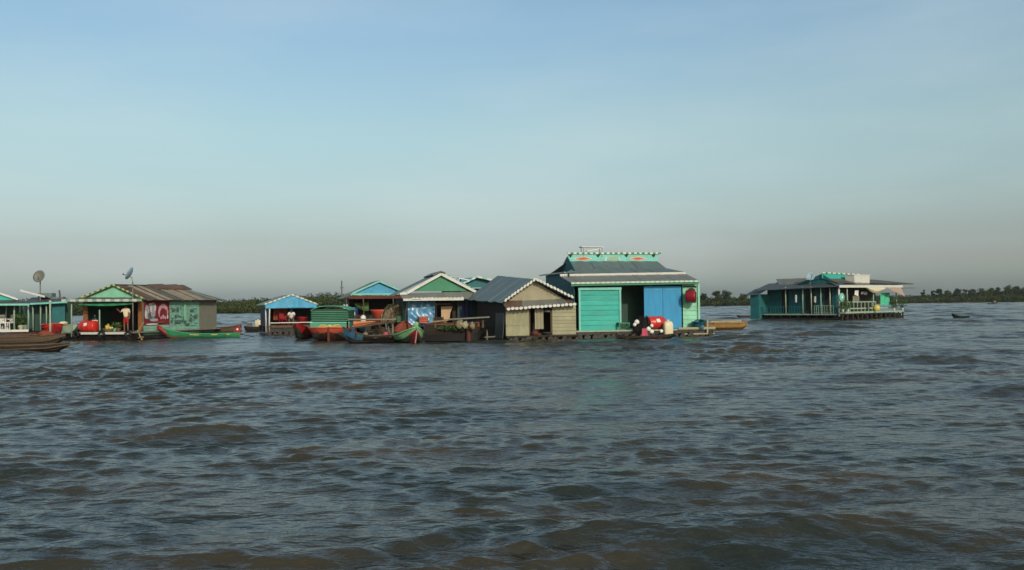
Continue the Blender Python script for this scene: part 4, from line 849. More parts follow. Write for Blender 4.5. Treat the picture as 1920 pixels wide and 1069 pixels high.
for px, lb in ((39, 'white bucket below the bushy plant'), (47.5, 'pale bucket beside the last white post')):
    q = F.at(px, 617, -.2); tag(MB().lathe([(.02, 0), (.12, 0), (.16, .27), (.17, .28), (.14, .27), (.02, .05)], n=12).build('bucket', 'cream_plastic' if px < 40 else 'pale_green_post', smooth=True, loc=F.w((q.x, -.18, zdk+.005)), yaw=0), lb, 'bucket', GP)

F = Frame(60, 70, 6)
e = thing('floating_house', 'low teal house with a grey eave half hidden on the far left', 'floating house', F.o, F.yaw)
xr = F.at(124, 600).x; zdk = .5; ze = F.at(90, 567).z
raft(e, -2, xr, -.2, 4.5, zdk, 'dark_wood', seed=23)
MB().box((F.at(98, 600).x, -.02, zdk), (F.at(122, 600).x, .03, ze)).build('front_panel', 'teal_paint_or_shade', e); MB().box((-2, .9, zdk), (xr, .95, ze)).build('wall', 'dark_green_paint', e)
posts(e, [(F.at(px, 590, -.1).x, -.1) for px in (62, 76, 87)], zdk, ze, .10, 'pale_green_post')
m = MB(); slope(m, F.at(40, 569, -.5), F.at(126, 566.5, -.5), F.at(122, 558, 1.6), F.at(60, 558, 1.6), 9); m.build('roof', 'roof_dark', e); MB().beam(F.at(56, 570, -.54), F.at(126, 566.5, -.54), .04, .12).build('eave_trim', 'pale_turquoise', e)
m = MB(); a, b = F.at(42, 545, .8), F.at(88, 557, .8); m.beam(a, b, .8, .05); m.build('tilted_roof', 'roof_grey_light', e); MB().beam(a+V((0, -.42, .02)), b+V((0, -.42, .02)), .03, .13).build('verge_trim', 'white_paint', e)
m = MB(); q = F.at(88, 557, 1.2); m.box((q.x-.55, 1.0, q.z-.05), (q.x+.42, 1.8, q.z+.28)); m.box((q.x+.3, 1.0, q.z-.15), (q.x+1.2, 1.5, q.z+.0)); m.build('roof_box', 'roof_grey', e)
q = F.at(114, 556, 1.0); m = MB(); m.tube([(q.x, 1, ze), (q.x-.1, 1, q.z+.45)], .06, 6); m.build('stub_post', 'roof_dark', e)
q = F.at(76, 560, .5); zt_ = F.at(76, 527, .5).z
t = thing('satellite_dish', 'round grey dish on a thin pole above the far left houses', 'satellite dish', F.w((q.x, .45, 0)), 0)
MB().tube([(0, 0, .3), (0, 0, zt_+.1)], .045, 8).build('pole', 'dish_grey', t, smooth=True)
MB().lathe([(.02, .0), (.18, .02), (.33, .07), (.46, .15), (.46, .17), (.33, .09), (.18, .035), (.02, .015)], (0, -.02, zt_+.28), (-.1, -1, .38), 24, sx=1, sy=.95).build('reflector', 'dish_grey', t, smooth=True)
MB().tube([(0, -.1, zt_-.05), (0, -.45, zt_+.42)], .015, 5).build('feed_arm', 'metal_grey', t)
p = at_depth(94, 566, 56); t = thing('mooring_pole', 'tall white pole standing before the red boat on the left', 'pole', (p.x, 56, 0), 0); MB().tube([(0, 0, -.6), (0, 0, p.z)], .055, 8).build('pole', 'pale_green_post', t, smooth=True); MB().lathe([(.07, 0), (.07, .04), (.02, .07)], (0, 0, p.z), n=8).build('cap', 'white_paint', t)

# ------------------------------------------------------------------ far right: long teal house on its own
F = Frame(1569, 96, 42)
e = thing('floating_house', 'long teal house with verandas standing alone on the far right', 'floating house', F.o, F.yaw)
SY = lambda px, py=580: F.side(px, py, 0)
WX = F.at(1690, 580).x; WL = SY(1424).y; zdk = SY(1500, 589).z; ze = SY(1565, 537).z
raft(e, 0, WX, -.0, WL, zdk, 'pale_green_post', seed=31, step=.5)
k = MB(); y = .3
while y < WL-.3: k.box((.05, y-.06, -.3), (.15, y+.06, zdk-.08)); y += 1.0
k.build('pile', 'wet_wood', e); MB().box((-.06, .1, zdk-.10), (-.004, WL-.6, zdk+.02)).build('deck_edge', 'pale_green_post', e)
xi = 1.5
m = MB(); planks(m, (xi, WL), (xi, .9), zdk, ze+.1, 9); planks(m, (xi, 1.0), (WX-3.6, 1.0), zdk, ze+.1, 9); m.build('wall', 'teal_paint_or_shade', e)
for a, b in ((3.4, 4.3), (1.4, 2.2), (6.3, 7.1)): MB().box((xi-.06, a, zdk), (xi-.035, b, ze-.15)).build('doorway', 'dark_interior', e)  # flat dark sheets on the boards, shade of the openings put into their colour
MB().box((xi+.3, .93, zdk), (WX-4.5, .965, ze-.1)).build('doorway', 'dark_interior', e)  # another dark sheet painted as a shaded opening, on the front wall
# tall end panel on the left
q0, q1 = SY(1409), SY(1425); m = MB(); yy0 = F.side(1408, 590, -.3).y; yy1 = F.side(1424, 590, -.3).y
planks(m, (-.35, yy0), (-.35, yy1), .05, SY(1415, 552).z, 8, .04); planks(m, (-.35, yy1), (1.2, yy1), .05, SY(1415, 552).z, 8, .04); m.build('end_panel', 'teal_paint_or_shade', e)
m = MB(); zz = SY(1415, 552).z; slope(m, V((-.6, yy0+.5, zz-.05)), V((-.6, yy1-.1, zz-.05)), V((1.4, yy1-.1, zz+.6)), V((1.4, yy0+.5, zz+.6)), 3); m.build('end_roof', 'roof_dark', e)
# veranda roofs
E0 = SY(1419, 545)+V((-.5, 0, 0)); E0 = F.side(1419, 545, -.5); E1 = F.side(1568, 537.5, -.5)
m = MB(); slope(m, V((-.5, WL+.4, E0.z)), V((-.5, -.5, E1.z)), V((1.8, -.0, E1.z+.55)), V((1.8, WL, E0.z+.75)), 10); m.build('veranda_roof', 'roof_dark', e)
FA = F.at(1569, 537, -.5); FB = F.at(1692, 537, -.5)
m = MB(); slope(m, V((-.5, -.5, FA.z)), V((FB.x, -.5, FB.z)), V((FB.x-1.2, 1.6, FB.z+.5)), V((1.0, 1.6, FA.z+.55)), 12); m.build('veranda_roof', 'roof_tan', e)
m = MB(); m.beam(V((-.5, -.54, FA.z)), V((FB.x, -.54, FB.z)), .04, .24); m.build('eave_trim', 'white_paint', e)
# main gable (faces left), ridge along x
G0, G1, GA = F.side(1574, 536, 1.0), F.side(1493, 541, 1.0), F.side(1541, 513.5, 1.0)
MB().prism([(1.0, .6, E1.z+.35), (1.0, G1.y, E1.z+.35), (1.0, GA.y, GA.z)], (.06, 0, 0)).build('gable', 'teal_paint_or_shade', e)
xe = F.at(1688, 537, 2.0).x; xk = F.at(1640, 525, GA.y).x
m = MB(); slope(m, V((.9, .4, E1.z+.4)), V((xe, .4, E1.z+.35)), V((xk, GA.y, GA.z-.52)), V((.9, GA.y, GA.z-.42)), 14, mats=(0, 1)); slope(m, V((xe, G1.y, E1.z+.3)), V((.9, G1.y, E1.z+.3)), V((.9, GA.y, GA.z-.42)), V((xk, GA.y, GA.z-.52)), 12, mats=(0, 1)); slope(m, V((xe, .4, E1.z+.35)), V((xe, G1.y, E1.z+.3)), V((xk, GA.y+.05, GA.z-.52)), V((xk, GA.y-.05, GA.z-.52)), 5, mats=(0, 1)); m.build('roof', ['roof_rust', 'roof_tan'], e)
r0 = V((.85, GA.y-.1, GA.z+.06)); r1 = V((F.at(1612, 520, GA.y).x, GA.y-.1, GA.z-.05))
m = MB(); m.beam(r0+V((0, 0, -.25)), r1+V((0, 0, -.25)), .06, .52, 1); dashes(m, r0+V((0, -.05, .05)), r1+V((0, -.05, .05)), .14, .08, 8, (0, 2), .6); m.build('ridge_board', ['white_paint', 'turquoise_paint', 'green_paint'], e)
# second gablet roof to the left
h0, h1 = F.side(1455, 527, 2.0), F.side(1512, 527, 2.0); l0, l1 = F.side(1476, 541, .6), F.side(1497, 541, .6); b0, b1 = F.side(1462, 541, .8), F.side(1500, 541, .8)
m = MB(); slope(m, V((.5, l0.y+.6, l0.z-.1)), V((.5, l1.y-.9, l1.z-.1)), V((2.0, h1.y, h0.z+.2)), V((2.0, h0.y, h0.z+.2)), 5); slope(m, V((.9, WL-.1, E0.z+.35)), V((.9, l0.y, E0.z+.4)), V((2.1, h0.y-.6, h0.z-.1)), V((2.1, h0.y-.2, h0.z-.1)), 4); m.build('gablet_roof', 'roof_grey_light', e)
posts(e, [(-.05, SY(px).y) for px in (1474, 1506, 1522, 1540, 1557)], zdk, ze+.05, .13, 'pale_green_post'); posts(e, [(.0, -.2)], zdk-.2, FA.z, .2, 'white_paint')
posts(e, [(F.at(px, 580, -.2).x, -.2) for px in (1589, 1638, 1681)], zdk, FA.z, .14, 'pale_green_post')
railing(e, [(-.03, SY(1430).y), (-.03, SY(1500).y)], zdk, zdk+.75, 14, 'teal_paint_or_shade'); railing(e, [(-.03, SY(1527).y), (-.03, .4)], zdk, zdk+.85, 9, 'pale_green_post')
railing(e, [(.5, -.25), (F.at(1642, 580, -.25).x, -.25)], zdk, zdk+1.15, 9, 'pale_green_post', w=.10)
# front landing of planks
l0, l1 = F.at(1592, 593, -1.0), F.at(1698, 592, -1.0); m = MB(); x2 = F.at(1640, 590, -1.0).x
m.box((l0.x-.6, -1.0, .62), (x2-.15, -.35, .78)); m.box((x2+.2, -1.0, .62), (l1.x-.4, -.35, .78)); m.box((l0.x, -.34, 1.02), (x2-.4, -.05, 1.14)); m.box((x2+.3, -.34, 1.02), (l1.x-2.5, -.05, 1.14)); m.build('landing', 'pale_green_post', e)
rg = random.Random(2)
for k2 in range(14):
    x = l0.x-1.0+(l1.x-l0.x+.6)*k2/13; MB().tube([(x, -.9+rg.uniform(-.1, .1), -.3), (x, -.9, .615)], .09, 6).build('pile', 'dark_wood', e)
# awning cloth, pole and hanging cloths
c0, c1 = F.at(1622, 541, -.6), F.at(1660, 541, -.6)
m = MB(); m.sheet(lambda u, v: (c0.x+(c1.x-c0.x)*u, -.6-.2*math.sin(v*3.1), FA.z-.12-.55*v*math.sin(u*3.14)), 14, 5, (0, .02, .02)); m.build('awning', 'cream_plastic', e)
c0, c1 = F.at(1660, 541, -.7), F.at(1689, 541, -.7); m = MB(); m.sheet(lambda u, v: (c0.x+(c1.x-c0.x)*u, -.7-.5*v, FA.z-.10-(.25+.75*u)*v*.95), 12, 6, (0, .02, .02)); m.build('awning', 'peach_cloth', e)
q0, q1 = F.at(1686, 540.5, -.5), F.at(1716, 540, -.5); m = MB(); m.tube([V((q0.x-.6, -.45, q0.z)), V((q1.x, -.45, q1.z+.02))], .07, 6); m.build('awning_pole', 'grey_plank', e)
GCL = 'cloths hanging at the far right house'
def hang(label, F, x0, px0, py0, px1, py1, m, front=True, y=-.1, n=10):
    f = (lambda a, b: F.at(a, b, y)) if front else (lambda a, b: F.side(a, b, x0))
    a, b = f(px0, py0), f(px1, py1); mb = MB(); c = (a+b)/2
    mb.sheet(lambda u, v: (a.x+(b.x-a.x)*u-c.x+(.05*math.sin(u*13) if not front else 0), a.y+(b.y-a.y)*u-c.y+(.05*math.sin(u*13+v) if front else 0), a.z+(b.z-a.z)*v+.05*math.sin(u*7)*v-c.z), n, 5, (.012, .012, 0))
    tag(mb.build('hanging_cloth', m, loc=F.w(c), yaw=F.yaw), label, 'cloth', GCL)
hang('turquoise cloth hanging at the right of the front veranda', F, 0, 1651, 549, 1669, 572, 'aqua_cloth'); hang('narrow white cloth hanging left of the white rectangle under the veranda', F, 0, 1603, 544, 1610, 554, 'white_shirt', y=.1)
hang('white rectangle of cloth under the veranda roof', F, 0, 1615, 547, 1627, 552, 'white_shirt', y=.2); hang('grey cloth under the white ones on the front veranda', F, 0, 1599, 555, 1612, 567, 'grey_wall', y=.3)
hang('thin white cloth on the shaded side veranda', F, -.05, 1490.5, 553, 1494, 567, 'white_shirt', False); hang('short white cloth near the middle posts of the side veranda', F, -.05, 1526, 556, 1530, 567, 'white_shirt', False)
q = F.side(1479, 520, 1.6); p = F.side(1521, 519, 1.0)
t = thing('satellite_dish', 'pale dish at the left of the far right gable', 'satellite dish', F.w((.8, p.y, p.z)), 0)
MB().lathe([(.02, 0), (.2, .03), (.34, .08), (.42, .14), (.42, .155), (.34, .095), (.2, .045), (.02, .02)], (0, 0, 0), (-.1, -1, .35), 22).build('reflector', 'dish_blue', t, smooth=True); MB().tube([(0, .05, -1.6), (0, .05, .1)], .06, 6).build('pole', 'metal_grey', t); MB().tube([(0, -.05, -.5), (0, -.6, .2)], .025, 5).build('feed_arm', 'metal_grey', t)
a, b = F.at(1600, 516, .6), F.at(1629, 533, .6); t = thing('roof_tank', 'white square water tank standing on the roof of the far right house', 'water tank', F.w(((a.x+b.x)/2, 1.0, b.z)), F.yaw)
w = (b.x-a.x)/2; MB().box((-w, -.5, 0), (w, .5, a.z-b.z)).build('body', 'white_paint', t); MB().box((-w-.04, -.54, a.z-b.z+.003), (w+.04, .54, a.z-b.z+.06)).build('lid', 'white_plastic', t)
for x in (-w+.1, w-.1): MB().box((x-.06, -.4, -.7), (x+.06, .4, -.004)).build('leg', 'dark_wood', t)
q = F.at(1577, 558, -.3); t = thing('wall_fan', 'pale round fan on the corner post of the far right house', 'fan', F.w((q.x, -.32, q.z)), F.yaw)
MB().lathe([(.02, 0), (.42, .0), (.46, .06), (.42, .12), (.02, .14)], (0, 0, 0), (0, -1, 0), 18).build('guard', 'pale_turquoise', t, smooth=True); MB().lathe([(.12, .14), (.02, .2)], (0, 0, 0), (0, -1, 0), 12).build('hub', 'white_plastic', t)
q = F.at(1643.5, 575, -.6); tag(MB().ball((0, 0, 0), (.36, .3, .34), 14).build('float_ball', 'fruit_yellow', smooth=True, loc=F.w((q.x, -.6, 1.08)), yaw=0), 'round yellow float on the landing of the far right house', 'float')
GD = 'plants along the far right landing'
for k, (px, lb) in enumerate(((1580, 'leafy plant at the left end of the far right landing'), (1590, 'plant beside the front railing posts of the far right house'), (1676, 'dark plant left of the right landing corner'), (1692, 'plant at the right corner of the far right landing'))):
    q = F.at(px, 585, -.6); plant(lb, F.w((q.x, -.6, .78)), .5, .95, 120, 'white_plastic', 40+k, GD)
FR = F

# ================================================================== boats
def hull(mb, L, B, Hm, bow, stern, trans, draft, bands, fine=.45, nst=26, nv=7, inner=True, im=0):
    """bands: [(v to which the band reaches from the keel, material index)]; bow at +x"""
    def prof(t):
        x = L*(t-.5); tb = 1-fine
        if t > tb: b = max(0.012, (1-((t-tb)/fine)**2.0))**.75
        else: b = trans+(1-trans)*math.sin(min(1, t/.45)*math.pi/2) if t < .45 else 1
        sh = Hm+bow*max(0, (t-.45)/.55)**2.2+stern*max(0, (.45-t)/.45)**2.2
        ke = -draft+(Hm+bow+draft)*.72*max(0, (t-.78)/.22)**1.8+((Hm+stern+draft)*.5*max(0, (.16-t)/.16)**1.6 if trans < .2 else 0)
        return x, b*B/2, sh, ke
    vs = []; fs = []; mi = []; S2 = []
    for i in range(nst+1):
        x, b, sh, ke = prof(i/nst); S2.append((x, b, sh, ke)); row = []
        for j in range(nv+1):
            v = j/nv; y = b*(1-(1-v)**2.3)*(.84+.16*v); row.append((y, ke+(sh-ke)*v**1.1))
        for y, z in reversed(row): vs.append((x, -y, z))
        for y, z in row[1:]: vs.append((x, y, z))
    w = 2*nv+1
    for i in range(nst):
        for j in range(w-1):
            v = abs(j+.5-nv)/nv; k = next((m for lim, m in bands if v <= lim), bands[-1][1])
            fs.append((i*w+j, (i+1)*w+j, (i+1)*w+j+1, i*w+j+1)); mi.append(k)
    fs.append(tuple(range(w))); mi.append(bands[-1][1])
    if inner:
        b0 = len(vs)
        for i in range(nst+1):
            x, b, sh, ke = S2[i]; b2 = max(b-.05, .006); zf = max(ke+.08, min(.06, sh-.05)); x2 = x*.985
            vs += [(x2, -b2, sh-.004), (x2, -b2*.8, zf), (x2, b2*.8, zf), (x2, b2, sh-.004)]
        for i in range(nst):
            for j in range(3): fs.append((b0+i*4+j, b0+i*4+j+1, b0+(i+1)*4+j+1, b0+(i+1)*4+j)); mi.append(im)
            fs.append((i*w, b0+i*4, b0+(i+1)*4, (i+1)*w)); mi.append(im); fs.append((i*w+w-1, (i+1)*w+w-1, b0+(i+1)*4+3, b0+i*4+3)); mi.append(im)
        fs.append((b0, b0+1, b0+2, b0+3)); mi.append(im)
    b = len(mb.v); mb.v += vs; mb.f += [tuple(b+k for k in f) for f in fs]; mb.i += mi
    return S2
def boat(name, label, loc, yaw, L, B, Hm, bow, stern, trans, draft, bands, mats, gun, im=0, fine=.45, thw=3, thm='old_wood', group=None, cat='boat', gr=.035, bowm=None):
    t = thing(name, label, cat, loc, yaw, group); mb = MB(); S2 = hull(mb, L, B, Hm, bow, stern, trans, draft, bands, fine, im=im)
    if bowm:
        for k, f in enumerate(mb.f):
            c = sum((V(mb.v[j]) for j in f), V())/len(f)
            if c.x > bowm[0]*L/2 and c.z > bowm[2] and mb.i[k] != im: mb.i[k] = bowm[1]
    mb.build('hull', mats, t, smooth=False, fix=False)
    m = MB()
    for s in (-1, 1): m.tube([(x, s*b, sh) for x, b, sh, ke in S2], gr, 6)
    m.build('gunwale', gun, t, smooth=True)
    for k in range(thw):
        i = int(len(S2)*(.22+.5*k/max(1, thw-1))) if thw > 1 else len(S2)//2; x, b, sh, ke = S2[i]
        MB().box((x-.09, -b+.03, sh-.14), (x+.09, b-.03, sh-.10)).build('thwart', thm, t)
    return t, S2
def bearing(p): return math.atan2(p.x, p.y)

# green, yellow and red long boat before the mural wall
q = on_water(376, 634); p0, p1 = on_water(300, 634), on_water(452, 634); L = 152/FPX*q.y*.96
t, S2 = boat('wooden_boat', 'long bright green boat with yellow patterns and a red bow below the mural wall', q, math.pi+.10, L*.99, .95, .27, .42, .03, .55, .12, [(.25, 2), (.97, 0), (1, 1)], ['boat_green', 'fruit_yellow', 'orange_tarp', 'old_wood'], 'boat_green', im=3)
m = MB()
for a, b, zz in ((7, 10, .17), (13, 17, .17), (3, 5, .19)):
    for s in (-1, 1):
        P_ = [V((x, s*(bb*(.995)+.012), sh-.06)) for x, bb, sh, ke in S2[a:b]]
        if len(P_) > 1: m.tube(P_, .03, 5)
m.build('painted_band', 'yellow_paint', t)
m = MB(); s0, s1 = S2[-4], S2[-1]; m.tube([(S2[-6][0], 0, .12), (S2[-3][0], 0, .34), (s1[0]+.05, 0, s1[2]-.02), (s1[0]+.22, 0, s1[2]+.1)], [.04, .17, .15, .09], 8); m.build('bow_cap', 'boat_deep_red', t, smooth=True)
x = S2[0][0]; m = MB(); m.tube([(x, 0, .22), (x-.9, -.05, .02), (x-1.1, -.06, -.1)], .03, 6); m.build('propeller_shaft', 'black_rubber', t)
# brown boat behind it
q = on_water(388, 626.5); L = 128/FPX*q.y*.96
t, S2 = boat('wooden_boat', 'brown boat with a red stern lying behind the long green boat', q, math.pi+.08, L, 1.0, .47, .10, .16, .6, .15, [(.8, 0), (1, 1)], ['old_wood', 'red_brown_wood', 'dark_wood'], 'old_wood', im=2)
x, b, sh, ke = S2[0]; m = MB(); m.box((x-.05, -b, .1), (x-.004, b, sh+.02)); m.box((x-.005, -b-.012, .12), (x+.42, -b-.002, sh)); m.box((x-.005, b+.002, .12), (x+.42, b+.014, sh)); tr = m.build('stern_board', 'boat_deep_red', t)
MB().lathe([(.02, 0), (.09, 0), (.09, .012), (.02, .014)], (x-.05, 0, .33), (-1, 0, 0), 10).build('emblem', 'white_plastic', tr); MB().lathe([(.02, 0), (.08, 0), (.08, .012), (.02, .014)], (x+.15, b+.016, .33), (0, 1, 0), 10).build('emblem', 'white_plastic', tr)
MB().box((-.6, -.3, .35), (.35, .3, .56)).build('engine_box', 'orange_wood', t)

# long old boats in the left foreground
q = on_water(40, 660); boat('wooden_boat', 'long weathered brown boat lowest in the left corner, nearest to the camera', (q.x-.6, q.y, 0), .05, 5.6, 1.1, .30, .10, .05, .3, .15, [(.6, 0), (1, 1)], ['wet_wood', 'dark_wood', 'dark_wood'], 'old_wood', im=2, gr=.03)
q = on_water(50, 648); t, S2 = boat('wooden_boat', 'higher brown boat loaded with planks behind the nearest boat on the left', (q.x-.6, q.y, 0), -.03, 5.6, 1.2, .48, .16, .1, .3, .2, [(.5, 0), (1, 1)], ['wet_wood', 'old_wood', 'dark_wood'], 'old_wood', im=2)
for a, (z, y, w) in enumerate(((.58, -.2, .5), (.66, -.1, .4))): MB().beam((-.4+a*.3, y, z), (1.5-a*.2, y-.05, z+.04), w, .07).build('plank', 'red_brown_wood' if a else 'old_wood', t)
m = MB(); m.ball((1.65, 0, .55), (.45, .34, .26), 12, jit=.12, rg=random.Random(4)); m.build('bundle', 'rust_cloth', t)
q = on_water(95, 662); t = thing('floating_pole', 'long pale pole lying along the side of the nearest brown boat', 'pole', (q.x, q.y-.45, .22), .04); MB().tube([(-3.0, 0, -.05), (.0, 0, .02), (1.3, 0, .2)], .03, 7).build('shaft', 'old_wood', t, smooth=True); MB().tube([(1.3, 0, .2), (1.5, 0, .26)], .05, 7).build('tip', 'old_wood', t)

# red boat and the greenish boat on the left
q = at_depth(97, 600, 61.2); t, S2 = boat('wooden_boat', 'tall red boat seen end on between the two left houses', (q.x, 61.2, 0), R(-58), 2.2, 1.15, 1.0, .10, .05, .6, .15, [(.80, 0), (1, 1)], ['boat_deep_red', 'red_plastic', 'dark_wood'], 'red_plastic', im=2, fine=.3, gr=.045)
q = at_depth(126, 604, 63.5); t, S2 = boat('wooden_boat', 'small green boat with a dark open side next to the red boat', (q.x, 63.5, 0), R(-20), 1.7, .9, .95, .10, .1, .6, .15, [(.6, 0), (1, 1)], ['boat_dark_green', 'pale_green_post', 'black_rubber'], 'cream_gable', im=2)
MB().lathe([(.02, 0), (.2, 0), (.22, .1), (.14, .18), (.02, .2)], (-.3, 0, 1.0), n=14, sx=1.5).build('bundle', 'cream_plastic', t, smooth=True)

# grey landing boat with a cream can, left of the blue gabled shop
q = on_water(478, 622); t, S2 = boat('wooden_boat', 'low dark boat carrying a cream box left of the small blue gabled shop', (q.x, q.y, 0), math.pi+.1, 1.7, .8, .40, .08, .05, .8, .1, [(.7, 0), (1, 0)], ['dark_wood', 'old_wood', 'black_rubber'], 'metal_grey', im=2, thw=1)
jerrycan('cream can standing on the dark boat left of the blue gabled shop', (q.x+.25, q.y+.05, .36), 0, .52, .36, .62, 'cream_plastic')
t = thing('outboard_motor', 'long tailed motor on the end of the dark boat by the cream can', 'motor', (q.x-.45, q.y, .42), 0)
MB().box((-.18, -.12, 0), (.2, .12, .28)).build('engine', 'metal_grey', t); MB().tube([(-.1, 0, .26), (-.4, 0, .36), (-.62, 0, .38)], .03, 6).build('handle', 'black_rubber', t)

# red bow with dark green hull
q = on_water(562, 637); boat('wooden_boat', 'dark green boat with a crimson bow tucked beside the green canopy boat', (q.x, q.y+2.1, 0), R(-90-6), 4.2, 1.15, .55, .42, .1, .4, .15, [(.45, 1), (1, 0)], ['boat_deep_red', 'boat_dark_green', 'dark_wood'], 'boat_deep_red', im=2)

# the green canopy boat, bow on
q = on_water(609, 640); t, S2 = boat('canopy_boat', 'orange red boat with a tall green louvred cabin, seen bow on', (q.x, q.y+3.0, 0), R(-90)+R(4), 6.0, 2.45, .70, .06, .1, .7, .2, [(.35, 3), (.62, 1), (.86, 0), (1, 1)], ['boat_red', 'boat_orange', 'dark_wood', 'red_brown_wood'], 'boat_orange', im=2, fine=.13, thw=1, gr=.05)
xb = S2[-1][0]; MB().box((xb-.22, -.06, -.1), (xb+.05, .06, S2[-1][2]+.03)).build('stem_post', 'red_brown_wood', t)
x0, x1, w, zb, zt_ = -2.2, xb-.75, 1.05, .70, 1.92
c = MB(); nlv = 7
for k in range(nlv):
    z0 = zb+.32+(zt_-zb-.5)*k/nlv; z1 = z0+(zt_-zb-.5)/nlv-.07; o = .02*(k % 2)
    c.box((x0, -w-o, z0), (x1+.02+o, w+o, z1))
MB().box((x0+.05, -w+.06, zb), (x1-.06, w-.06, zt_-.12)).build('cabin_gap_shade', 'dark_green_paint', t); c.box((x0-.05, -w-.06, zb-.02), (x1+.08, w+.06, zb+.28)); cb = c.build('cabin', 'canopy_green', t)  # dark green core darkens the slat gaps; shade put into its colour
m = MB()
def rf(u, v): y = -w-.03+2*(w+.03)*v; return (x0-.05+(x1-x0+.13)*u, y, zt_-.22+.26*(1-abs(2*v-1)**3.2))
m.sheet(rf, 4, 14, (0, 0, .04)); m.build('cabin_roof', 'canopy_green', t, smooth=False)
MB().box((x1+.085, -w-.08, zb+.30), (x1+.13, w+.08, zb+.36)).build('trim', 'pale_turquoise', cb)
m = MB(); X_ = x1+.10; Z_ = zb+.12
for s in (-1, 1): m.tube([(X_, s*.10, Z_-.06), (X_, s*.30, Z_+.07), (X_, s*.55, Z_+.06), (X_, s*.62, Z_-.02), (X_, s*.45, Z_-.05), (X_, s*.15, Z_+.02)], .035, 6)
m.ball((X_, 0, Z_+.02), (.03, .12, .08), 8); m.build('bow_ornament', 'yellow_paint', cb)

# the dark work boat with a blue bow
q = on_water(694, 643); t, S2 = boat('work_boat', 'dark work boat with a blue and green bow at its left end', (q.x, q.y, 0), math.pi+.42, 2.9, 1.35, .40, .46, .10, .75, .2, [(.8, 0), (1, 3)], ['wet_wood', 'boat_blue', 'black_rubber', 'dark_wood'], 'old_wood', im=2, fine=.42, bowm=(.42, 1, .14))
zc = at_depth(690, 600, q.y).z
m = MB(); xa, xb2 = -1.25, 1.35; m.prism([(xa, -.5, zc-.04), (xb2, -.5, zc+.0), (xb2, .6, zc+.02), (xa, .6, zc-.02)], (0, 0, .07)); m.build('roof_plank', 'grey_plank', t)
m = MB(); m.prism([(xa+.1, .66, zc-.13), (xb2-.1, .66, zc-.44), (xb2-.1, .70, zc-.34), (xa+.1, .70, zc-.05)], (0, .05, 0)); m.build('slanted_plank', 'old_wood', t)
for x, y in ((-1.1, .5), (-1.1, -.45), (1.1, -.45), (.9, .5)): MB().tube([(x, y, .3), (x, y, zc-.04)], .045, 6).build('post', 'grey_plank' if x < 0 else 'dark_wood', t)
m = MB(); m.sheet(lambda u, v: (1.1-1.2*u, .72+.05*math.sin(5*v), zc-.05-.32*v*(1-u*.8)), 10, 5, (0, .02, 0)); m.build('tarp', 'orange_tarp', t)
for k, (x, z, r) in enumerate(((.35, .5, .13), (-.1, .5, .10), (-.75, .5, .12))): MB().lathe([(.02, 0), (r, 0), (r*1.1, r*1.6), (r*.5, r*2.2), (.02, r*2.3)], (x, .35, z-.2), n=10).build('jug', ['grey_plank', 'navy_paint', 'pink_cloth'][k], t, smooth=True)
# orange tub and nets behind
q = at_depth(716, 604, 60); z0 = q.z; tag(MB().lathe([(.02, 0), (.46, 0), (.62, .62), (.70, .70), (.70, .76), (.62, .74), (.45, .06), (.02, .05)], n=20).build('tub', 'orange_plastic', smooth=True, loc=(q.x, 60, z0), yaw=0), 'large orange tub above the dark work boat', 'tub')
q = on_water(716, 630.5); t = thing('cargo_raft', 'plank raft carrying the orange tub and the brown nets', 'raft', (q.x+.4, 60, 0), 0)
MB().box((-1.8, -.9, z0-.10), (1.9, 1.2, z0-.004)).build('deck', 'old_wood', t)
for x in (-1.6, 0, 1.7):
    for y in (-.8, 1.1): MB().box((x-.07, y-.07, -.3), (x+.07, y+.07, z0-.104)).build('leg', 'dark_wood', t)
pile('net_heap', 'brown fishing nets heaped right of the orange tub', 'fishing net', (at_depth(746, 604, 59.4).x, 59.4, z0-.02), (.95, .6), 1.05, 'net_brown', 8, 0, 30, tilt=-.12)
pile('net_heap', 'tall peak of brown net leaning on the orange tub', 'fishing net', (at_depth(735, 604, 59.2).x, 59.1, z0-.02), (.5, .4), 1.0, 'net_brown', 9, 0, 20)
pile('cloth_heap', 'rust coloured cloth below the brown nets', 'cloth', (at_depth(757, 622, 57.6).x, 57.6, .42), (.6, .4), .62, 'rust_cloth', 10, 0, 3)

# green and red bow-on boat
q = on_water(772, 644); t, S2 = boat('wooden_boat', 'pale green boat with a bright red prow, seen bow on', (q.x-.55, q.y+2.2, 0), R(-90+20), 4.6, 1.75, .34, .50, .1, .4, .15, [(.62, 0), (1, 1)], ['boat_deep_red', 'boat_pale_green', 'boat_dark_green'], 'boat_pale_green', im=2, fine=.5, gr=.05)
i = len(S2)-1; m = MB(); m.tube([(S2[i-4][0], 0, S2[i-4][2]-.2), (S2[i-1][0], 0, S2[i-1][2]+.05), (S2[i][0]+.12, 0, S2[i][2]+.22)], [.18, .16, .09], 8); m.build('prow', 'boat_pale_green', t, smooth=True)
boat_prow = MB().prism([(S2[i][0]-.25, -.02, -.05), (S2[i][0]+.1, -.02, .62), (S2[i][0]+.05, -.02, .66), (S2[i][0]-.4, -.02, .0)], (0, .05, 0)).build('stem_stripe', 'mural_pink', t)

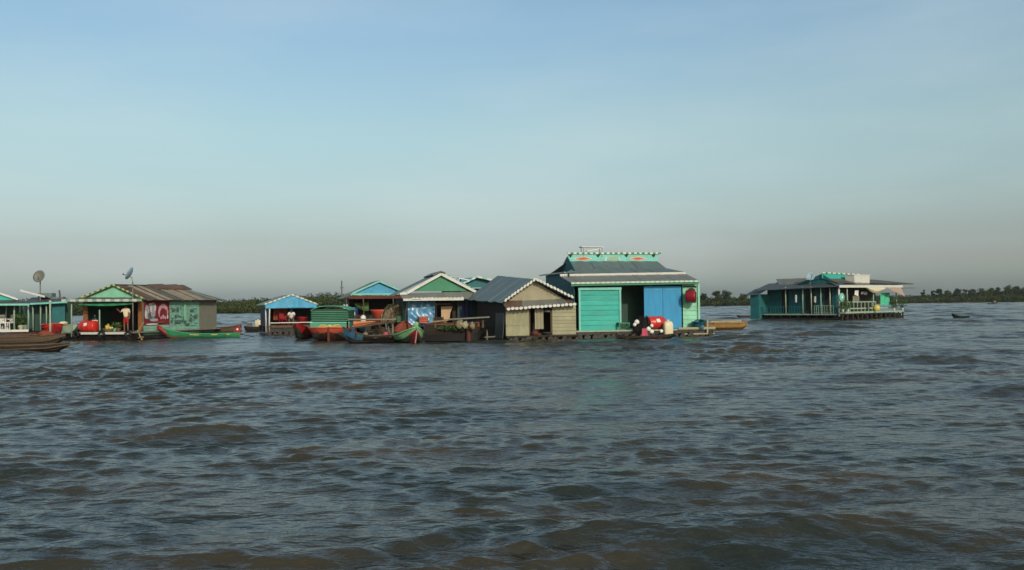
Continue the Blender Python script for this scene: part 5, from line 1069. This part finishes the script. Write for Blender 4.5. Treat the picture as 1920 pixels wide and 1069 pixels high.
# big dark barge with sacks
q = on_water(850, 642); t, S2 = boat('wooden_barge', 'big dark wooden barge with plank cover before the green gabled house', (q.x+.05, q.y+.8, 0), .02, 3.2, 1.6, .92, .16, .06, .7, .25, [(.6, 0), (1, 1)], ['wet_wood', 'dark_wood', 'black_rubber'], 'old_wood', im=2, fine=.3)
z1 = at_depth(840, 599, q.y).z
MB().beam((-.28, -.7, z1-.0), (1.85, -.75, z1+.10), .5, .07).build('plank', 'grey_plank', t); MB().beam((-1.2, -.6, z1-.12), (-.2, -.65, z1-.03), .35, .06).build('plank', 'bamboo', t)
for x in (-1.0, .1, 1.5): MB().beam((x, -.7, .75), (x, -.7, z1-.05), .08, .08).build('post', 'old_wood', t)
MB().box((-1.3, -.55, .8), (1.3, .5, 1.02)).build('cargo', 'rust_cloth', t); MB().tube([(.75, -.86, -.2), (.72, -.84, 1.0)], .12, 8).build('fender', 'red_brown_wood', t)
for k, (px, py, r) in enumerate(((862, 609, .26), (872, 610, .22), (885, 612, .24))):
    p = at_depth(px, py, q.y-.55); m = MB(); m.ball((0, 0, 0), (r*.9, r*.6, r*.8), 12, jit=.2, rg=random.Random(k)); m.ball((.05, 0, r*.75), (r*.4, r*.3, r*.25), 8, jit=.25, rg=random.Random(k))
    tag(m.build('sack', 'net_brown' if k != 1 else 'cream_gable', smooth=True, loc=(p.x, q.y-.35, p.z), yaw=k*.8), ['tan sack leaning on the dark barge, left of the others', 'paler tan sack in the middle of the row on the barge', 'tan sack on the right end of the dark barge'][k], 'sack', 'sacks on the dark barge')
plant_q = at_depth(860, 618, q.y-.6)
m = MB(); leaves(m, (0, 0, 0), (.9, .15, .12), 160, .12, random.Random(5), 0, 0); tag(m.build('water_weeds', 'plant_green', loc=(plant_q.x-.2, q.y-.18, .78), fix=False), 'green weeds hanging along the side of the dark barge', 'weeds', kind='stuff')

# more of the clutter between the moored boats
q = on_water(742, 634); boat('wooden_boat', 'old brown boat wedged behind the pale green bow, piled with nets', (q.x, q.y+.5, 0), math.pi+.1, 2.6, 1.0, .55, .2, .1, .6, .15, [(.6, 0), (1, 1)], ['wet_wood', 'old_wood', 'dark_wood'], 'old_wood', im=2)
q = on_water(806, 632); boat('wooden_boat', 'dark boat end showing between the pale green bow and the barge', (q.x, q.y+2.0, 0), R(-70), 3.0, 1.1, .7, .3, .1, .5, .15, [(.8, 0), (1, 1)], ['wet_wood', 'boat_dark_green', 'dark_wood'], 'dark_wood', im=2)
q = on_water(652, 634); boat('wooden_boat', 'grey boat end between the green canopy boat and the dark work boat', (q.x, q.y+2.5, 0), R(-100), 3.4, 1.0, .75, .25, .1, .5, .15, [(.55, 0), (1, 1)], ['dark_wood', 'boat_blue', 'dark_wood'], 'grey_plank', im=2)
GK = 'thin poles standing among the moored boats'
for px, py, D, h, lb in ((724, 607, 54, 1.3, 'pale upright pole at the right end of the work boat'), (729, 612, 53.6, 1.1, 'shorter upright pole beside the pale one on the work boat'), (733, 575, 58, 1.2, 'leaning stick above the brown nets')):
    p = at_depth(px, py, D); tag(MB().tube([(0, 0, p.z-h), (.03, 0, p.z-h/2), (-.02+.25*(px == 733), 0, p.z)], .035, 6).build('pole', 'grey_plank' if px < 730 else 'old_wood', smooth=True, loc=(p.x, D, 0)), lb, 'pole', GK)
GJ = 'jerrycans on the moored boats'
for px, py, D, m_, lb in ((662, 612, 55.2, 'blue_plastic', 'small blue can on the grey boat end'), (757, 604, 58.6, 'orange_plastic', 'orange can sunk in the brown nets'), (800, 612, 55.0, 'cream_plastic', 'small cream can right of the pale green bow')):
    p = at_depth(px, py, D); t_ = jerrycan(lb, (p.x, D, p.z-.3), .4, .3, .22, .42, m_); t_['group'] = GJ
q = on_water(690, 640); t = thing('rope_coil', 'coil of pale rope on the side of the dark work boat', 'rope', (q.x+.2, q.y-.62, .46), 0)
MB().tube([V((math.cos(k*.7)*(.15+.004*k), math.sin(k*.7)*(.15+.004*k), .004*k)) for k in range(28)], .018, 5).build('coil', 'bamboo', t, smooth=True)
# GOODS standing about the moored boats
GO = 'goods standing about the moored boats'
def crate(label, px, py, D, w, h, m_, yaw=0.):
    p = at_depth(px, py, D); t = thing('crate', label, 'crate', (p.x, D, p.z), yaw, GO); b_ = MB()
    for k in range(4): z = h*k/4; b_.box((-w/2, -w*.35, z+.01), (w/2, -w*.35+.02, z+h/4-.02)); b_.box((-w/2, w*.35-.02, z+.01), (w/2, w*.35, z+h/4-.02)); b_.box((-w/2, -w*.35+.021, z+.01), (-w/2+.02, w*.35-.021, z+h/4-.02)); b_.box((w/2-.02, -w*.35+.021, z+.01), (w/2, w*.35-.021, z+h/4-.02))
    b_.build('slats', m_, t); f = MB()
    for x in (-w/2-.012, w/2+.012):
        for y in (-w*.35-.012, w*.35+.012): f.box((x-.02, y-.02, 0), (x+.02, y+.02, h))
    f.build('corner_posts', 'old_wood', t); MB().box((-w/2+.03, -w*.33, h*.2), (w/2-.03, w*.33, h*.9)).build('contents', 'dark_interior', t)
crate('brown slatted crate on the dark work boat', 702, 627, 54.3, .42, .30, 'old_wood', .2); crate('dark red crate left of the blue drum', 676, 600, 62.5, .5, .34, 'red_brown_wood', -.2)
crate('grey crate at the left end of the dark barge', 822, 606, 53.2, .5, .34, 'dark_wood', .1); crate('orange slatted crate behind the pale green bow', 793, 606, 57.2, .5, .40, 'boat_orange', .3)
crate('green crate beside the blue tarpaulin', 752, 604, 58.4, .4, .36, 'green_paint', 0)
p = at_depth(681, 601, 62.2); jerrycan('white can among the barrels of the blue gabled house', (p.x, 62.2, p.z-.15), .3, .34, .26, .5, 'white_plastic')
p = at_depth(700, 603, 61.0); pile('cloth_heap', 'grey cloth heap left of the orange tub', 'cloth', (p.x, 61.0, p.z-.1), (.45, .35), .5, 'metal_grey', 21, 0, 2)
p = at_depth(828, 610, 53.6); pile('net_heap', 'dark net thrown over the left end of the barge', 'fishing net', (p.x, 53.5, p.z-.25), (.5, .35), .42, 'net_brown', 22, 0, 16)
p = at_depth(897, 607, 53.4); pile('net_heap', 'dark net hanging at the right end of the barge', 'fishing net', (p.x-.1, 53.2, p.z-.45), (.35, .3), .6, 'net_black', 23, 0, 16)
# narrow canoe in front of the turquoise house
q = on_water(1212, 637); L = 116/FPX*q.y
boat('canoe', 'narrow dark canoe moored before the porch of the turquoise house', (q.x, q.y+.35, 0), .14, L, .62, .16, .12, .14, .05, .1, [(.75, 0), (1, 1)], ['wet_wood', 'dark_wood', 'dark_wood'], 'dark_wood', im=2, gr=.025)
# ochre boat at the right
q = on_water(1366, 618.5); L = 78/FPX*q.y
t, S2 = boat('wooden_boat', 'ochre wooden boat with a pale plank rail right of the turquoise house', (q.x-.1, q.y+.3, 0), .05, L*1.05, .95, .46, .06, .05, .7, .15, [(.9, 0), (1, 1)], ['ochre_wood', 'orange_wood', 'dark_wood'], 'ochre_wood', im=2, fine=.3)
MB().beam((-1.2, -.46, .58), (.95, -.44, .60), .05, .12).build('plank_rail', 'cream_gable', t); MB().beam((-1.2, .35, .72), (.5, .35, .70), .3, .04).build('plank', 'grey_plank', t)
for x in (-1.0, -.1, .8): MB().box((x-.03, -.44, .40), (x+.03, -.40, .56)).build('rib', 'dark_wood', t)
# small boats on open water
q = on_water(1801, 597.5); boat('rowing_boat', 'small grey boat with a raised left end drifting alone on open water', (q.x, q.y, 0), math.pi-.25, 1.55, .75, .28, .26, .02, .6, .1, [(.7, 0), (1, 0)], ['boat_dark_green', 'metal_grey', 'dark_wood'], 'roof_dark', im=2, thw=1)
q = on_water(1396, 596); boat('rowing_boat', 'dark low boat touching the left end of the far right house', (q.x, q.y, 0), math.pi+.1, 1.8, .7, .2, .12, .05, .5, .1, [(.7, 0), (1, 1)], ['dark_wood', 'red_brown_wood', 'dark_wood'], 'old_wood', im=2, thw=2)
q = on_water(1770, 570.2); boat('canoe', 'tiny dark canoe close to the right shore, left of another', (q.x, min(q.y, 300), 0), .0, 2.2, .8, .25, .1, .1, .1, .1, [(1, 0)], ['black_rubber'], 'black_rubber', thw=0)
q = on_water(1865, 568.5); t, S2 = boat('canoe', 'tiny canoe with a hunched load under the right wood', (q.x*330/q.y, 330, 0), .0, 2.0, .8, .3, .1, .1, .1, .1, [(1, 0)], ['black_rubber'], 'black_rubber', thw=0); m = MB(); m.ball((0, 0, .45), (.5, .3, .45), 10, jit=.1, rg=rnd); m.build('load', 'grey_wall', t)
q = on_water(1287, 628); boat('canoe', 'flat grey canoe lying under the right end of the turquoise porch', (q.x, q.y+.2, 0), .15, 1.7, .4, .10, .06, .06, .1, .08, [(1, 0)], ['grey_plank', 'dark_wood'], 'grey_plank', im=1, thw=1, gr=.02)
# tyres and floats along the mural house deck
GT = 'dark tyres hung along the mural house deck'
for px, y, lb in ((142, -1.25, 'dark tyre at the left corner post of the mural house'), (190, -1.2, 'dark tyre in the middle of the mural house deck'), (240, -1.2, 'dark tyre right under the standing person')):
    q = FL.at(px, 627, y); m = MB(); n = 16; vs = []
    ring = [V((math.cos(2*math.pi*k/n)*.19, 0, math.sin(2*math.pi*k/n)*.19)) for k in range(n+1)]
    m.tube(ring, .075, 7); tag(m.build('tyre', 'black_rubber', smooth=True, loc=FL.w((q.x, y, q.z)), yaw=FL.yaw), lb, 'tyre', GT)

# ================================================================== people
def skin_mesh(name, pts, edges, radii, m, parent, sub=2, root=0):
    me = bpy.data.meshes.new(name); me.from_pydata([tuple(p) for p in pts], edges, []); o = bpy.data.objects.new(name, me); COL.objects.link(o)
    o.modifiers.new('skin', 'SKIN'); o.modifiers.new('sub', 'SUBSURF').levels = sub; o.modifiers['sub'].render_levels = sub
    for k, r in enumerate(radii): d = me.skin_vertices[0].data[k]; d.radius = (r if isinstance(r, tuple) else (r, r)); d.use_root = (k == root)
    o.modifiers['skin'].use_smooth_shade = True
    bpy.context.view_layer.update(); dg = bpy.context.evaluated_depsgraph_get(); nm = bpy.data.meshes.new_from_object(o.evaluated_get(dg)); nm.name = name
    bpy.data.objects.remove(o); r_ = bpy.data.objects.new(name, nm); COL.objects.link(r_); nm.materials.clear(); nm.materials.append(MATS[m])
    for p in nm.polygons: p.use_smooth = True
    if parent: r_.parent = parent
    return r_
def person(label, loc, yaw, J, top, bottom, toplen=1, group=None):
    """J: joints in metres; faces -y"""
    t = thing('person', label, 'person', loc, yaw, group); g = lambda k: V(J[k])
    names = ['pelvis', 'waist', 'chest', 'neck', 'chin', 'head', 'crown']; pts = [g(k) for k in names]; ed = [(k, k+1) for k in range(6)]; rad = [.13, .115, .135, .055, .07, .095, .05]
    for s in 'lr':
        b = len(pts); pts += [g('sh'+s), g('el'+s), g('wr'+s), g('ha'+s)]; rad += [.06, .045, .032, .036]; ed += [(2, b), (b, b+1), (b+1, b+2), (b+2, b+3)]
        d = (g('ha'+s)-g('wr'+s)).normalized(); sd = d.cross(V((0, 1, 0))); sd = sd.normalized() if sd.length > .1 else V((1, 0, 0))
        for f in range(4): pts.append(g('ha'+s)+d*(.085-.012*abs(f-1.3))+sd*(.014*(f-1.5)*1.6)); rad.append(.009); ed.append((b+3, len(pts)-1))
        pts.append(g('wr'+s)+d*.06+sd*.05); rad.append(.010); ed.append((b+2, len(pts)-1))
        b = len(pts); pts += [g('hi'+s), g('kn'+s), g('an'+s), g('to'+s)]; rad += [.085, .058, .04, .032]; ed += [(0, b), (b, b+1), (b+1, b+2), (b+2, b+3)]
    body = skin_mesh('body', pts, ed, rad, 'skin', t)
    h = g('head'); f = (V((0, -1, 0))); 
    face = MB()
    for s in (-1, 1): face.ball(h+V((s*.033, -.085, .005)), .012, 8)
    face.ball(h+V((0, -.085, -.06)), (.024, .012, .008), 8); face.build('face', 'hair', t, smooth=True)
    MB().ball(h+V((0, -.105, -.022)), (.015, .022, .022), 8).build('nose', 'skin', t, smooth=True)
    hr = MB(); hr.ball(h+V((0, .018, .03)), (.112, .118, .112), 14); hr.build('hair', 'hair', t, smooth=True)
    pts = [g('pelvis')+V((0, 0, -.02 if toplen else .05)), g('waist'), g('chest'), g('neck')+V((0, 0, -.03))]; rad = [.165, .15, .165, .075]; ed = [(0, 1), (1, 2), (2, 3)]
    for s in 'lr': b = len(pts); pts += [g('sh'+s), g('sh'+s).lerp(g('el'+s), .8)]; rad += [.085, .065]; ed += [(2, b), (b, b+1)]
    skin_mesh('shirt', pts, ed, rad, top, t)
    pts = [g('waist').lerp(g('pelvis'), .5), g('pelvis')]; rad = [.15, .165]; ed = [(0, 1)]
    for s in 'lr': b = len(pts); pts += [g('hi'+s), g('kn'+s)]; rad += [.112, .085]; ed += [(1, b), (b, b+1)]
    skin_mesh('shorts', pts, ed, rad, bottom, t); return t
ST = dict(pelvis=(0, 0, .92), waist=(0, 0, 1.08), chest=(0, -.02, 1.32), neck=(0, -.02, 1.48), chin=(0, -.03, 1.54), head=(0, -.02, 1.62), crown=(0, 0, 1.72),
          shl=(-.18, 0, 1.40), ell=(-.30, -.12, 1.22), wrl=(-.36, -.30, 1.38), hal=(-.38, -.35, 1.42), shr=(.18, 0, 1.40), elr=(.23, .04, 1.13), wrr=(.22, -.05, .90), har=(.22, -.07, .84),
          hil=(-.09, 0, .86), knl=(-.11, -.01, .48), anl=(-.12, .02, .08), tol=(-.13, -.12, .03), hir=(.09, 0, .86), knr=(.11, -.01, .48), anr=(.12, .02, .08), tor=(.13, -.12, .03))
q = FL.at(235.5, 621, -.55); person('person in a cream shirt and red shorts standing on the mural house porch', FL.w((q.x, -.5, ZL)), FL.yaw+.2, ST, 'cream_shirt', 'red_shorts')
SI = dict(pelvis=(0, .05, .44), waist=(0, .0, .58), chest=(0, -.12, .78), neck=(0, -.20, .92), chin=(0, -.25, .96), head=(0, -.27, 1.03), crown=(0, -.27, 1.13),
          shl=(-.18, -.14, .86), ell=(-.24, -.30, .66), wrl=(-.14, -.45, .55), hal=(-.12, -.49, .53), shr=(.18, -.14, .86), elr=(.24, -.30, .66), wrr=(.14, -.45, .56), har=(.12, -.49, .54),
          hil=(-.10, .0, .42), knl=(-.15, -.40, .46), anl=(-.14, -.38, .08), tol=(-.14, -.5, .03), hir=(.10, .0, .42), knr=(.15, -.40, .46), anr=(.14, -.38, .08), tor=(.14, -.5, .03))
q = FG.at(547, 608, .3); tag(MB().box((-.2, -.15, 0), (.2, .25, .36)).build('wooden_box', 'dark_wood', loc=FG.w((q.x, .3, ZG)), yaw=FG.yaw), 'wooden box the person in white sits on', 'box')
person('person in a white shirt sitting in the small blue gabled shop', FG.w((q.x, .3, ZG)), FG.yaw-.3, SI, 'white_shirt', 'dark_trousers')
